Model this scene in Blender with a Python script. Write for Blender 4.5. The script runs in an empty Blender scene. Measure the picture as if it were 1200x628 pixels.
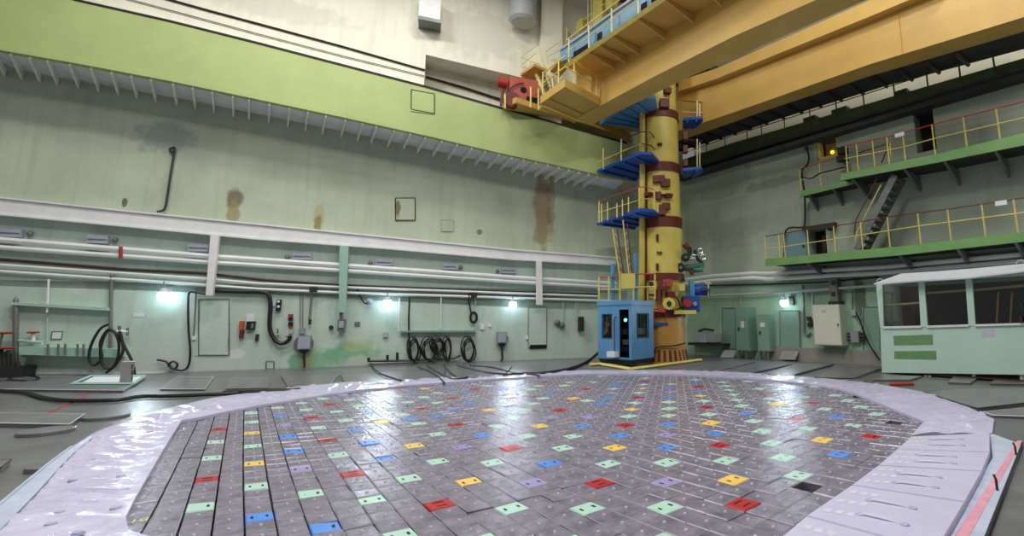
import bpy, math, random
import numpy as np
from mathutils import Vector
random.seed(7)
sc = bpy.context.scene
COL = sc.collection

# ------------------------------------------------------------------ camera
PX = np.array([0.0313, -6.2053, 1.7189])
YAW, TILT, ROLL, FPX, CX, CY = 0.89423, 0.158755, -0.007054, 566.4726, 723.1217, 284.9595
def axes(yaw, tilt, roll):
    f = np.array([math.cos(tilt)*math.cos(yaw), math.cos(tilt)*math.sin(yaw), math.sin(tilt)])
    r = np.array([math.sin(yaw), -math.cos(yaw), 0.0]); u = np.cross(r, f)
    return math.cos(roll)*r+math.sin(roll)*u, -math.sin(roll)*r+math.cos(roll)*u, f
RX, UX, FX = axes(YAW, TILT, ROLL)
cam = bpy.data.objects.new('camera', bpy.data.cameras.new('camera')); COL.objects.link(cam)
cam.data.sensor_fit = 'HORIZONTAL'; cam.data.sensor_width = 36.0
cam.data.lens = FPX/1200*36.0
cam.data.shift_x = (600-CX)/1200; cam.data.shift_y = (CY-314)/1200
cam.data.clip_end = 200
from mathutils import Matrix
cam.matrix_world = Matrix([[RX[0], UX[0], -FX[0], PX[0]], [RX[1], UX[1], -FX[1], PX[1]], [RX[2], UX[2], -FX[2], PX[2]], [0, 0, 0, 1]])
sc.camera = cam

# ------------------------------------------------------------------ light and exposure
world = bpy.data.worlds.new('World'); sc.world = world; world.use_nodes = True
world.node_tree.nodes['Background'].inputs[0].default_value = (0.80, 0.86, 0.90, 1)
world.node_tree.nodes['Background'].inputs[1].default_value = 0.17
sc.view_settings.view_transform = 'Standard'; sc.view_settings.look = 'None'
sc.view_settings.gamma = 1.0; sc.view_settings.use_curve_mapping = False
sc.view_settings.exposure = 0.35
def area(name, loc, size, power, col, rot=(0, 0, 0)):
    d = bpy.data.lights.new(name, 'AREA'); d.energy = power; d.shape = 'RECTANGLE'
    d.size, d.size_y = size; d.color = col
    o = bpy.data.objects.new(name, d); o.location = loc; o.rotation_euler = rot; COL.objects.link(o); return o
HALL = (1.0, 0.97, 0.92)
for nm, loc, pw in (('hall_lamp', (-6, 10, 17.2), 520), ('hall_lamp', (0, 9.5, 17.2), 560), ('hall_lamp', (5, 9, 17.2), 260), ('hall_lamp', (-3, -2, 17.2), 760),
                    ('hall_lamp', (4, -3, 17.2), 760), ('hall_lamp', (10, -1, 17.2), 520), ('hall_lamp', (14, -6, 17.2), 460)):
    area(nm, loc, (2.5, 1.2), pw, HALL)

# ------------------------------------------------------------------ pixel helpers: a photograph pixel onto a real plane
def ray(u, v): return RX*(u-CX)/FPX + UX*(CY-v)/FPX + FX
def F(u, v, h=0.0):
    d = ray(u, v); return PX + d*(h-PX[2])/d[2]
class Wall:
    # plane through o (2D), unit direction e along the wall, n pointing into the room
    def __init__(s, o, e):
        s.o = np.array([o[0], o[1], 0.0]); s.e = np.array([e[0], e[1], 0.0])/math.hypot(*e); s.n = np.array([s.e[1], -s.e[0], 0.0])
        s.up = np.array([0, 0, 1.0])
    def p(s, a, z, d=0.0): return s.o + s.e*a + s.n*d + s.up*z
    def px(s, u, v, d=0.0):
        r = ray(u, v); t = (d-(PX-s.o)@s.n)/(r@s.n); return PX+r*t
    def sz(s, u, v, d=0.0):
        w = s.px(u, v, d)-s.o; return float(w@s.e), float(w[2])
YL, BL, XR, CR = 17.3331, -0.31987, 19.1887, -0.0374
WL = Wall((0, YL), (1, BL))                      # left wall, s grows to the right
WR = Wall((XR, 0), (-CR, -1.0))                   # right wall, s grows to the right (toward the camera side)
def XW(x): return Wall((x, 0), (-CR, -1.0))       # vertical plane parallel to the right wall
def facing(anchor):                               # vertical plane through anchor square to the view
    h = np.array([FX[0], FX[1]]); h /= np.linalg.norm(h)
    return Wall((anchor[0], anchor[1]), (h[1], -h[0]))
def turned(u, v, h=0.0):                          # vertical plane through a floor pixel, square to its own sight line
    a = F(u, v, h); d = (a-PX)*(1, 1, 0); d /= np.linalg.norm(d); return Wall(a[:2], (d[1], -d[0]))
# where the photographed lens put the lid's lattice (cells of a quarter metre)
LT = ()
def set_lens(p):
    global LT, LA
    LT = p; LA = axes(p[3], p[4], p[5])
set_lens((0.455358, -5.697419, 1.713336, 0.750056, 0.125105, -0.023662, 558.930, -0.145148, 0.0179115, 806.5247, 303.6087))
def lattice_px(x, y):
    d = np.array([x-LT[0], y-LT[1], -LT[2]]); X, Y, Z = d@LA[0], d@LA[1], d@LA[2]; X /= Z; Y /= Z
    q = X*X+Y*Y; s = 1+LT[7]*q+LT[8]*q*q
    return LT[9]+LT[6]*X*s, LT[10]-LT[6]*Y*s
def cell(c, r): return F(*lattice_px(c*0.25, r*0.25))

# ------------------------------------------------------------------ materials
def lin(c): return tuple(((x/255)/12.92 if x/255 <= 0.04045 else ((x/255+0.055)/1.055)**2.4) for x in c)+(1.0,)
MATS = {}
def mat(name, col, rough=0.6, metal=0.0, var=0.12, scale=3.0, bump=0.0, bscale=20.0, col2=None, emit=0.0, spec=0.5, stretch=None, alpha=1.0):
    m = bpy.data.materials.new(name); m.use_nodes = True; N = m.node_tree.nodes; L = m.node_tree.links
    b = N['Principled BSDF']; b.inputs['Roughness'].default_value = rough; b.inputs['Metallic'].default_value = metal
    b.inputs['Specular IOR Level'].default_value = spec
    c = lin(col)
    tc = N.new('ShaderNodeTexCoord'); mp = N.new('ShaderNodeMapping'); L.new(tc.outputs['Object'], mp.inputs[0])
    if stretch: mp.inputs['Scale'].default_value = stretch
    nz = N.new('ShaderNodeTexNoise'); nz.inputs['Scale'].default_value = scale; nz.inputs['Detail'].default_value = 6; nz.inputs['Roughness'].default_value = 0.65
    L.new(mp.outputs[0], nz.inputs['Vector'])
    mx = N.new('ShaderNodeMix'); mx.data_type = 'RGBA'
    if col2 is None:
        mx.inputs['A'].default_value = tuple(x*(1-var) for x in c[:3])+(1,); mx.inputs['B'].default_value = tuple(min(1, x*(1+var)) for x in c[:3])+(1,)
    else:
        mx.inputs['A'].default_value = c; mx.inputs['B'].default_value = lin(col2)
    rp = N.new('ShaderNodeMapRange'); rp.inputs[1].default_value = 0.32; rp.inputs[2].default_value = 0.68
    L.new(nz.outputs['Fac'], rp.inputs[0]); L.new(rp.outputs[0], mx.inputs['Factor']); L.new(mx.outputs['Result'], b.inputs['Base Color'])
    if bump:
        n2 = N.new('ShaderNodeTexNoise'); n2.inputs['Scale'].default_value = bscale; n2.inputs['Detail'].default_value = 4; L.new(mp.outputs[0], n2.inputs['Vector'])
        bp = N.new('ShaderNodeBump'); bp.inputs['Strength'].default_value = bump; bp.inputs['Distance'].default_value = 0.03
        L.new(n2.outputs['Fac'], bp.inputs['Height']); L.new(bp.outputs[0], b.inputs['Normal'])
    if emit:
        b.inputs['Emission Color'].default_value = c; b.inputs['Emission Strength'].default_value = emit
    MATS[name] = m
    return m
def M(n): return MATS[n]

def wall_mat(name, col, blobs=(), zbands=(), var=0.10, rough=0.75):
    """painted concrete; blobs = stains (centre, radii, colour, strength) with a shape of their own, zbands = tone steps by height"""
    m = mat(name, col, rough, 0, var, 0.55, 0.25, 9.0); N = m.node_tree.nodes; L = m.node_tree.links
    b = N['Principled BSDF']; src = b.inputs['Base Color'].links[0].from_socket
    geo = N.new('ShaderNodeNewGeometry')
    nz = N.new('ShaderNodeTexNoise'); nz.inputs['Scale'].default_value = 2.2; nz.inputs['Detail'].default_value = 8; L.new(geo.outputs['Position'], nz.inputs['Vector'])
    # drips: noise stretched down the wall
    mp = N.new('ShaderNodeMapping'); mp.inputs['Scale'].default_value = (1.6, 1.6, 0.12); L.new(geo.outputs['Position'], mp.inputs[0])
    dr = N.new('ShaderNodeTexNoise'); dr.inputs['Scale'].default_value = 2.0; dr.inputs['Detail'].default_value = 5; L.new(mp.outputs[0], dr.inputs['Vector'])
    r = N.new('ShaderNodeMapRange'); r.inputs[1].default_value = 0.52; r.inputs[2].default_value = 0.75; r.inputs[4].default_value = 0.35; L.new(dr.outputs['Fac'], r.inputs[0])
    mx = N.new('ShaderNodeMix'); mx.data_type = 'RGBA'; mx.inputs['B'].default_value = tuple(x*0.66 for x in lin(col)[:3])+(1,)
    L.new(r.outputs[0], mx.inputs['Factor']); L.new(src, mx.inputs['A']); src = mx.outputs['Result']
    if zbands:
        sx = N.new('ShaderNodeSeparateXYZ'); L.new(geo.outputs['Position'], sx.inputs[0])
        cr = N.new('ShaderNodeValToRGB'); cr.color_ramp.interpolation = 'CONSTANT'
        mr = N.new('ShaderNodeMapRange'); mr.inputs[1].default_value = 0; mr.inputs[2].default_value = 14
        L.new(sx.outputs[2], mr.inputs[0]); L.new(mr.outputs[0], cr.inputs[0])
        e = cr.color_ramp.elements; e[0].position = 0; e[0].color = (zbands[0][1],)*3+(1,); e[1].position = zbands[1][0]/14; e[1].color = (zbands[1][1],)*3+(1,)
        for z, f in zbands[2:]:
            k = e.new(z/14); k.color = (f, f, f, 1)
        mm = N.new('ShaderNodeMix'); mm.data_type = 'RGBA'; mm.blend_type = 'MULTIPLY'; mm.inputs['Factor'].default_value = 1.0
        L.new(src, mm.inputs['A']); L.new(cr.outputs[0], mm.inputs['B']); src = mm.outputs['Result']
    for ce, ra, cc, st in blobs:
        vm = N.new('ShaderNodeVectorMath'); vm.operation = 'SUBTRACT'; vm.inputs[1].default_value = tuple(ce); L.new(geo.outputs['Position'], vm.inputs[0])
        v2 = N.new('ShaderNodeVectorMath'); v2.operation = 'DIVIDE'; v2.inputs[1].default_value = (ra[0], ra[0], ra[1]); L.new(vm.outputs[0], v2.inputs[0])
        v3 = N.new('ShaderNodeVectorMath'); v3.operation = 'LENGTH'; L.new(v2.outputs[0], v3.inputs[0])
        ad = N.new('ShaderNodeMath'); ad.operation = 'MULTIPLY_ADD'; ad.inputs[1].default_value = 1.6; L.new(nz.outputs['Fac'], ad.inputs[0]); L.new(v3.outputs['Value'], ad.inputs[2])
        rg = N.new('ShaderNodeMapRange'); rg.inputs[1].default_value = 1.95; rg.inputs[2].default_value = 1.55; rg.inputs[3].default_value = 0; rg.inputs[4].default_value = st
        L.new(ad.outputs[0], rg.inputs[0])
        mx = N.new('ShaderNodeMix'); mx.data_type = 'RGBA'; mx.inputs['B'].default_value = lin(cc); L.new(rg.outputs[0], mx.inputs['Factor']); L.new(src, mx.inputs['A']); src = mx.outputs['Result']
    L.new(src, b.inputs['Base Color'])
    return m

# ------------------------------------------------------------------ mesh builder
WLOC = {}
def vec(p): return np.array(p, float)
class MB:
    def __init__(s): s.v = []; s.f = []; s.m = []
    def add(s, vs, fs, m=0):
        k = len(s.v); s.v += [tuple(map(float, p)) for p in vs]
        for f in fs: s.f.append(tuple(k+i for i in f)); s.m.append(m)
        return s
    def quad(s, a, b, c, d, m=0): return s.add([a, b, c, d], [(0, 1, 2, 3)], m)
    def hexa(s, bot, top, m=0):
        n = len(bot); fs = [tuple(range(n-1, -1, -1)), tuple(range(n, 2*n))]
        fs += [(i, (i+1) % n, n+(i+1) % n, n+i) for i in range(n)]
        return s.add(list(bot)+list(top), fs, m)
    def box(s, o, ex, ey, ez, m=0):                  # corner o and three edge vectors
        o, ex, ey, ez = map(vec, (o, ex, ey, ez))
        b = [o, o+ex, o+ex+ey, o+ey]; return s.hexa(b, [p+ez for p in b], m)
    def abox(s, x0, y0, z0, x1, y1, z1, m=0): return s.box((x0, y0, z0), (x1-x0, 0, 0), (0, y1-y0, 0), (0, 0, z1-z0), m)
    def wbox(s, W, a0, a1, z0, z1, d0, d1, m=0):
        if a0 > a1: a0, a1 = a1, a0
        if z0 > z1: z0, z1 = z1, z0
        return s.box(W.p(a0, z0, d0), W.e*(a1-a0), W.n*(d1-d0), (0, 0, z1-z0), m)
    def pbox(s, W, u0, v0, u1, v1, d0, d1, m=0):     # pixel rectangle seen on the front face of a wall box
        um, vm = (u0+u1)/2, (v0+v1)/2
        return s.wbox(W, W.sz(u0, vm, d1)[0], W.sz(u1, vm, d1)[0], W.sz(um, v0, d1)[1], W.sz(um, v1, d1)[1], d0, d1, m)
    def strip(s, W, tops, bots, d0, d1, m=0):        # long member sampled along the wall
        T = [W.px(u, v, d1) for u, v in tops]; B = [W.px(u, v, d1) for u, v in bots]; n = len(T); off = W.n*(d0-d1)
        V = []
        for t, b in zip(T, B): V += [t, b, b+off, t+off]
        fs = []
        for i in range(n-1):
            for k in range(4): fs.append((4*i+k, 4*i+(k+1) % 4, 4*i+4+(k+1) % 4, 4*i+4+k))
        fs += [(3, 2, 1, 0), tuple(4*(n-1)+k for k in range(4))]
        return s.add(V, fs, m)
    def tube(s, pts, r, n=8, m=0, caps=True):
        P = [vec(p) for p in pts]; rs = r if isinstance(r, (list, tuple)) else [r]*len(P); V = []; up = None
        for i, p in enumerate(P):
            t = (P[min(i+1, len(P)-1)]-P[max(i-1, 0)]); t = t/(np.linalg.norm(t)+1e-12)
            if up is None:
                up = np.array([0, 0, 1.0]) if abs(t[2]) < 0.9 else np.array([1.0, 0, 0])
            x = np.cross(up, t); x /= np.linalg.norm(x)+1e-12; y = np.cross(t, x); up = y
            for k in range(n):
                a = 2*math.pi*k/n; V.append(p+rs[i]*(math.cos(a)*x+math.sin(a)*y))
        fs = []
        for i in range(len(P)-1):
            for k in range(n): fs.append((i*n+k, i*n+(k+1) % n, (i+1)*n+(k+1) % n, (i+1)*n+k))
        if caps: fs += [tuple(range(n-1, -1, -1)), tuple((len(P)-1)*n+k for k in range(n))]
        return s.add(V, fs, m)
    def bar(s, a, b, w, m=0): return s.tube([a, b], w/math.sqrt(2), 4, m)
    def ball(s, c, r, m=0, n=10, k=6):
        V = [vec(c)+(0, 0, r)]; 
        for i in range(1, k):
            for j in range(n):
                a = math.pi*i/k; b = 2*math.pi*j/n; V.append(vec(c)+r*np.array([math.sin(a)*math.cos(b), math.sin(a)*math.sin(b), math.cos(a)]))
        V.append(vec(c)-(0, 0, r)); fs = [(0, 1+j, 1+(j+1) % n) for j in range(n)]
        for i in range(k-2):
            for j in range(n): fs.append((1+i*n+j, 1+(i+1)*n+j, 1+(i+1)*n+(j+1) % n, 1+i*n+(j+1) % n))
        L = len(V)-1; fs += [(L, 1+(k-2)*n+(j+1) % n, 1+(k-2)*n+j) for j in range(n)]
        return s.add(V, fs, m)
    def lathe(s, c, prof, n=32, m=0, a0=0.0, a1=2*math.pi):   # prof: (radius, z) from c
        full = abs(a1-a0-2*math.pi) < 1e-6; cols = n if full else n+1; V = []
        for r, z in prof:
            for j in range(cols):
                a = a0+(a1-a0)*j/n; V.append(vec(c)+(r*math.cos(a), r*math.sin(a), z))
        fs = []
        for i in range(len(prof)-1):
            for j in range(n):
                k = (j+1) % cols; fs.append((i*cols+j, i*cols+k, (i+1)*cols+k, (i+1)*cols+j))
        return s.add(V, fs, m)
    def build(s, name, mats, parent=None, smooth=False, loc=None, recalc=True):
        if not isinstance(mats, (list, tuple)): mats = [mats]
        V = np.array(s.v)
        if loc is None:
            if parent is not None: loc = WLOC[parent]
            else: loc = np.array([(V[:, 0].min()+V[:, 0].max())/2, (V[:, 1].min()+V[:, 1].max())/2, V[:, 2].min()])
        loc = vec(loc); me = bpy.data.meshes.new(name); me.from_pydata((V-loc).tolist(), [], s.f)
        for m in mats: me.materials.append(M(m) if isinstance(m, str) else m)
        me.polygons.foreach_set('material_index', s.m)
        if smooth: me.polygons.foreach_set('use_smooth', [True]*len(s.f))
        me.validate()
        if recalc:
            import bmesh
            bm = bmesh.new(); bm.from_mesh(me); bmesh.ops.recalc_face_normals(bm, faces=bm.faces); bm.to_mesh(me); bm.free()
        me.update()
        o = bpy.data.objects.new(name, me); COL.objects.link(o); WLOC[o] = loc
        if parent is not None: o.parent = parent; o.location = loc-WLOC[parent]
        else: o.location = loc
        if smooth:
            try: me.set_sharp_from_angle(angle=math.radians(40))
            except Exception: pass
        return o
def tag(o, label, cat, group=None):
    o['label'] = label; o['category'] = cat
    if group: o['group'] = group
    return o
def thing(name, label, cat, loc, group=None):
    o = bpy.data.objects.new(name, None); COL.objects.link(o); o.location = tuple(map(float, loc)); o.empty_display_size = 0.2; WLOC[o] = vec(loc)
    return tag(o, label, cat, group)
def structure(o): o['kind'] = 'structure'; return o
def arc(c, r, a0, a1, ex, ey, n=16): return [vec(c)+r*(math.cos(a0+(a1-a0)*i/n)*vec(ex)+math.sin(a0+(a1-a0)*i/n)*vec(ey)) for i in range(n+1)]
def bez(pts, n=6):                                     # Catmull-Rom through points
    P = [vec(p) for p in pts]; out = []
    for i in range(len(P)-1):
        a, b, c, d = P[max(i-1, 0)], P[i], P[i+1], P[min(i+2, len(P)-1)]
        for k in range(n):
            t = k/n; out.append(0.5*((2*b)+(c-a)*t+(2*a-5*b+4*c-d)*t*t+(3*b-a-3*c+d)*t**3))
    return out+[P[-1]]
# ------------------------------------------------------------------ materials of the hall
mat('floor_steel', (108, 108, 110), 0.30, 0.0, 0.25, 1.2, 0.15, 14, spec=0.6)
mat('plate_steel', (116, 115, 119), 0.28, 0.0, 0.22, 1.6, 0.1, 12, spec=0.6)
mat('plate_highlight', (205, 200, 205), 0.4)  # pale tone painting the highlight along floor plate edges
mat('block_grey', (134, 128, 146), 0.26, 0.15, 0.38, 5.0, 0.25, 30, spec=0.6)
mat('stud', (204, 202, 210), 0.22, 0.0, 0.1, spec=0.8)
mat('block_highlight', (158, 152, 166), 0.3, 0.1, 0.25, 4)  # lighter chamfer colour, a highlight painted round the grey blocks
mat('ridge_white', (232, 232, 244), 0.3, 0, 0.03)
mat('covered', (172, 172, 204), 0.4, 0, 0.1)
mat('block_mint', (176, 216, 200), 0.42, 0, 0.06, 6)
mat('block_blue', (84, 142, 226), 0.42, 0, 0.08, 6)
mat('block_red', (176, 40, 44), 0.42, 0, 0.08, 6)
mat('block_yellow', (238, 200, 96), 0.42, 0, 0.06, 6)
mat('block_purple', (156, 146, 196), 0.42, 0, 0.08, 6)
mat('hole_black', (12, 12, 13), 0.9)
mat('pit', (60, 66, 44), 0.8, 0, 0.3, 4)
mat('sheet', (204, 200, 230), 0.24, 0, 0.05, 2.0, 0.8, 5.0, spec=0.5)
mat('sheet_panel', (196, 193, 222), 0.4, 0, 0.05, 2.5, 0.15, 5.0)
mat('strip_blue', (184, 194, 218), 0.45, 0, 0.12, 3.0, 0.2, 6)
mat('red_paint', (214, 152, 172), 0.6, 0, 0.15, 9)
mat('cream_mark', (206, 204, 218), 0.6, 0, 0.1, 20)
mat('yellow_print', (224, 214, 120), 0.6)
mat('white_paint', (238, 238, 238), 0.5, 0, 0.07, 2.0)
mat('pipe_white', (236, 240, 238), 0.42, 0, 0.07, 1.5)
mat('mint_paint', (160, 200, 182), 0.5, 0, 0.08, 2.0)
mat('pale_mint', (176, 208, 192), 0.5, 0, 0.07, 2.0)
mat('green_band', (172, 187, 122), 0.6, 0, 0.08, 0.5, 0.1, 4)
mat('soffit', (226, 230, 236), 0.7, 0, 0.12, 1.0)
mat('rib_paint', (240, 238, 224), 0.6, 0, 0.1, 2.0)
mat('cream_wall', (240, 238, 216), 0.75, 0, 0.06, 0.6, 0.15, 5)
mat('black_line', (30, 28, 26), 0.7)
mat('grey_box', (146, 150, 152), 0.5, 0, 0.08)
mat('lamp_box', (170, 176, 192), 0.4, 0, 0.08)
mat('dark_metal', (52, 52, 50), 0.5, 0.2, 0.2, 5)
mat('mid_metal', (120, 122, 118), 0.45, 0.2, 0.15, 5)
mat('rubber', (24, 25, 26), 0.5, 0, 0.1)
mat('cable_brown', (66, 44, 36), 0.6, 0, 0.2, 3)
mat('orange', (206, 86, 40), 0.5)
mat('red', (176, 44, 34), 0.5, 0, 0.1)
mat('white_sign', (226, 228, 230), 0.5, 0, 0.04)
mat('light_panel', (178, 184, 184), 0.5, 0, 0.05)
mat('yellow_steel', (208, 170, 88), 0.5, 0, 0.08, 0.8, 0.08, 5)
mat('yellow_rail', (222, 204, 112), 0.45, 0, 0.1, 3)
mat('cream_rail', (226, 214, 160), 0.45, 0, 0.08, 3)
mat('tower_yellow', (218, 198, 92), 0.42, 0, 0.10, 1.6, 0.08, 6, col2=(226, 210, 112))
mat('tower_ochre', (196, 146, 66), 0.45, 0, 0.12, 2.0)
mat('oxide_red', (106, 40, 30), 0.5, 0, 0.15, 3)
mat('orange_red', (178, 80, 56), 0.5, 0, 0.12, 2)
mat('blue_paint', (88, 148, 196), 0.42, 0, 0.08, 2.0)
mat('deep_blue', (28, 84, 170), 0.42, 0, 0.10, 2.0)
mat('sky_blue', (116, 160, 190), 0.5, 0, 0.08, 2.0)
mat('balcony_green', (112, 156, 92), 0.55, 0, 0.12, 1.5)
mat('dark_green', (62, 84, 44), 0.6, 0, 0.2, 2)
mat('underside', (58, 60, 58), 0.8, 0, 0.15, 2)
mat('concrete', (150, 148, 138), 0.85, 0, 0.15, 1.5, 0.3, 10)
mat('hut_mint', (198, 228, 212), 0.5, 0, 0.05, 1.2)
mat('hut_green', (112, 158, 106), 0.6, 0, 0.08, 3)
mat('hut_roof', (214, 218, 228), 0.5, 0, 0.05)
mat('cabinet_white', (222, 224, 206), 0.45, 0, 0.04)
mat('cabinet_green', (132, 168, 148), 0.45, 0, 0.06)
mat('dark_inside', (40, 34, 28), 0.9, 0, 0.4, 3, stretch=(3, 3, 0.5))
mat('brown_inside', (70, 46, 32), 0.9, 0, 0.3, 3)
mat('door_blue', (120, 162, 168), 0.5, 0, 0.06)
mat('bulb', (206, 232, 255), 0.3, emit=11.0)
mat('green_lamp', (70, 255, 190), 0.3, emit=6.0)
mat('spot_glow', (240, 226, 60), 0.4, emit=1.6)
mat('ceiling_dark', (96, 98, 92), 0.8, 0, 0.15, 1)
mat('valve_green', (54, 110, 84), 0.45, 0, 0.1)
mat('chrome', (210, 214, 214), 0.25, 0.8)
def glass_mat():
    m = bpy.data.materials.new('window_glass'); m.use_nodes = True; N = m.node_tree.nodes; L = m.node_tree.links
    t = N.new('ShaderNodeBsdfTransparent'); g = N.new('ShaderNodeBsdfGlossy'); g.inputs['Roughness'].default_value = 0.06
    t.inputs[0].default_value = (0.80, 0.81, 0.80, 1); x = N.new('ShaderNodeMixShader'); x.inputs[0].default_value = 0.06
    L.new(t.outputs[0], x.inputs[1]); L.new(g.outputs[0], x.inputs[2]); L.new(x.outputs[0], N['Material Output'].inputs[0]); MATS['window_glass'] = m
glass_mat()

# ------------------------------------------------------------------ floor with the pit of the lid
SHEET = [((205, 640), (-150, 720)), ((150, 622), (-90, 650)), ((147, 607), (-20, 606)), ((162, 578), (20, 575)), ((190, 530), (70, 533)), ((204, 507), (110, 508)),
         ((213, 493), (150, 492)), ((232, 490), (200, 478)), ((268, 482), (250, 466.5)), ((300, 476), (300, 459.5)), ((344, 469), (350, 453)), ((380, 463), (400, 448.5)),
         ((420, 457.5), (435, 447)), ((470, 452.5), (475, 445)), ((560, 445.5), (560, 440.5)), ((640, 440.5), (640, 436)), ((700, 438), (700, 434)), ((800, 438.5), (800, 434)),
         ((880, 443), (885, 437.5)), ((950, 450), (960, 443)), ((980, 455), (1010, 448)), ((1000, 461), (1050, 454)), ((1040, 477), (1100, 463)), ((1083, 494.5), (1140, 480)),
         ((1075, 503), (1165, 492)), ((1068, 511), (1163, 508))]
RIM = [s[0] for s in SHEET[1:]]+[(1025, 548), (991, 574), (947, 602), (912, 628), (860, 675), (560, 720), (260, 690)]
def inside(poly, u, v):
    s = False
    for i in range(len(poly)):
        (x0, y0), (x1, y1) = poly[i], poly[i-1]
        if (y0 > v) != (y1 > v) and u < (x1-x0)*(v-y0)/(y1-y0)+x0: s = not s
    return s
rim = [F(u, v) for u, v in RIM]; cen = sum(rim)/len(rim)
lip = [p+(p-cen)/np.linalg.norm(p-cen)*0.18 for p in rim]
mb = MB(); n = len(lip); outer = []
BX0, BX1, BY0, BY1 = -15.0, 19.6, -11.0, 22.5
for p in lip:
    d = p-cen; t = min((BX1-cen[0])/d[0] if d[0] > 0 else (BX0-cen[0])/d[0], (BY1-cen[1])/d[1] if d[1] > 0 else (BY0-cen[1])/d[1]); outer.append(cen+d*t)
# corners of the room are added so that the floor fills them
V = [p for p in lip]+[p for p in outer]+[(BX0, BY0, 0), (BX1, BY0, 0), (BX1, BY1, 0), (BX0, BY1, 0)]
fs = []
for i in range(n):
    j = (i+1) % n; fs.append((i, j, n+j, n+i))
    a, b = outer[i], outer[j]
    onx = lambda p: abs(p[0]-BX0) < 1e-6 or abs(p[0]-BX1) < 1e-6
    if onx(a) != onx(b):
        q = [BX0 if abs((a if onx(a) else b)[0]-BX0) < 1e-6 else BX1, BY0 if abs((b if onx(a) else a)[1]-BY0) < 1e-6 else BY1]
        k = {(BX0, BY0): 0, (BX1, BY0): 1, (BX1, BY1): 2, (BX0, BY1): 3}[tuple(q)]; fs.append((n+i, n+j, 2*n+k))
mb.add(V, fs)
mb.add([p for p in lip]+[p-(0, 0, 0.6) for p in lip], [(i, (i+1) % n, n+(i+1) % n, n+i) for i in range(n)], 1)
mb.add([p-(0, 0, 0.6) for p in lip], [tuple(range(n))], 1)
floor = structure(mb.build('floor', ['floor_steel', 'pit'], loc=(8, 4, 0), recalc=False))
fm = floor.data
for pl in fm.polygons:
    if pl.normal.z < -0.5: pl.flip()

# ------------------------------------------------------------------ the lid: every block is a part
lid = thing('reactor_lid', 'large round floor of grey square steel blocks dotted with coloured blocks', 'reactor lid', (cen[0], cen[1], 0))
CODE = {'M': 'mint', 'B': 'blue', 'R': 'red', 'Y': 'yellow', 'P': 'purple'}
T = {}
def put(k, s):
    for w in s.split():
        c, r = w.split(','); T[(int(c), int(r))] = k
put('M', '0,0 0,8 0,12 2,2 2,10 2,18 2,22 4,0 4,24 6,26 8,28 6,22 8,20 8,16 10,26 10,30 10,22 6,14 6,6 6,-2 6,-6 8,0 10,2 10,-6 12,8 12,0 12,-8 14,-10 16,-4 16,0 16,4 18,-6 18,2 20,-8 20,-12 22,-10 24,-8')
put('M', '28,-8 30,-10 12,16 12,12 16,8 18,10 20,12 24,4 26,2 28,0 28,-4 32,-4 34,-10 12,20 12,24 12,28 14,22 16,24 16,20 18,26 14,26 20,16 22,14 24,16 24,20 26,12 26,22 28,8 28,4 30,6 28,24 30,22 32,24 24,28 32,16 32,12 36,16 34,22')
put('M', '38,14 42,10 40,8 38,6 36,4 34,2 32,0 32,4 44,8 40,4 36,0 38,-2 34,-6 40,-4 38,-6 36,-8 42,2 44,0 26,-6 10,-10 8,-8 12,-12 40,20 42,14 38,26 48,8')
put('R', '0,4 0,16 6,2 6,10 6,18 8,24 8,-4 14,-6 16,-12 28,-12 14,10 14,18 16,32 18,22 22,10 22,2 22,-6 22,18 22,26 30,10 30,18 38,18 38,10 30,2 30,-6 38,2 36,-4 14,2 30,26')
put('B', '2,-2 4,-4 4,8 4,12 4,20 8,4 8,8 8,12 10,18 12,14 14,-2 14,6 14,14 16,16 16,28 18,18 20,-4 20,0 20,4 20,24 20,28 24,-4 24,-12 24,0 24,24 26,18 28,28 28,12 26,10 30,-2 32,-8 32,8 36,12 36,8 40,12 34,18 40,0')
put('Y', '2,6 2,14 10,-2 10,6 10,14 18,-2 18,6 18,14 18,-10 26,-10 26,-2 26,6 26,14 34,6 34,-2 18,30 34,14')
put('P', '4,4 4,16 12,4 12,-4 16,-8 20,8 22,6 22,-2 22,22 28,16 28,20 30,14 34,10 36,20')
HOLES = {(19, -13), (32, -12), (40, -6)}
LAB = {'mint': 'mint green block with two small dark slots', 'blue': 'blue block with two small dark slots', 'red': 'red block with two long dark slots', 'yellow': 'yellow block with two small dark slots', 'purple': 'pale purple block with two small dark slots'}
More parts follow.
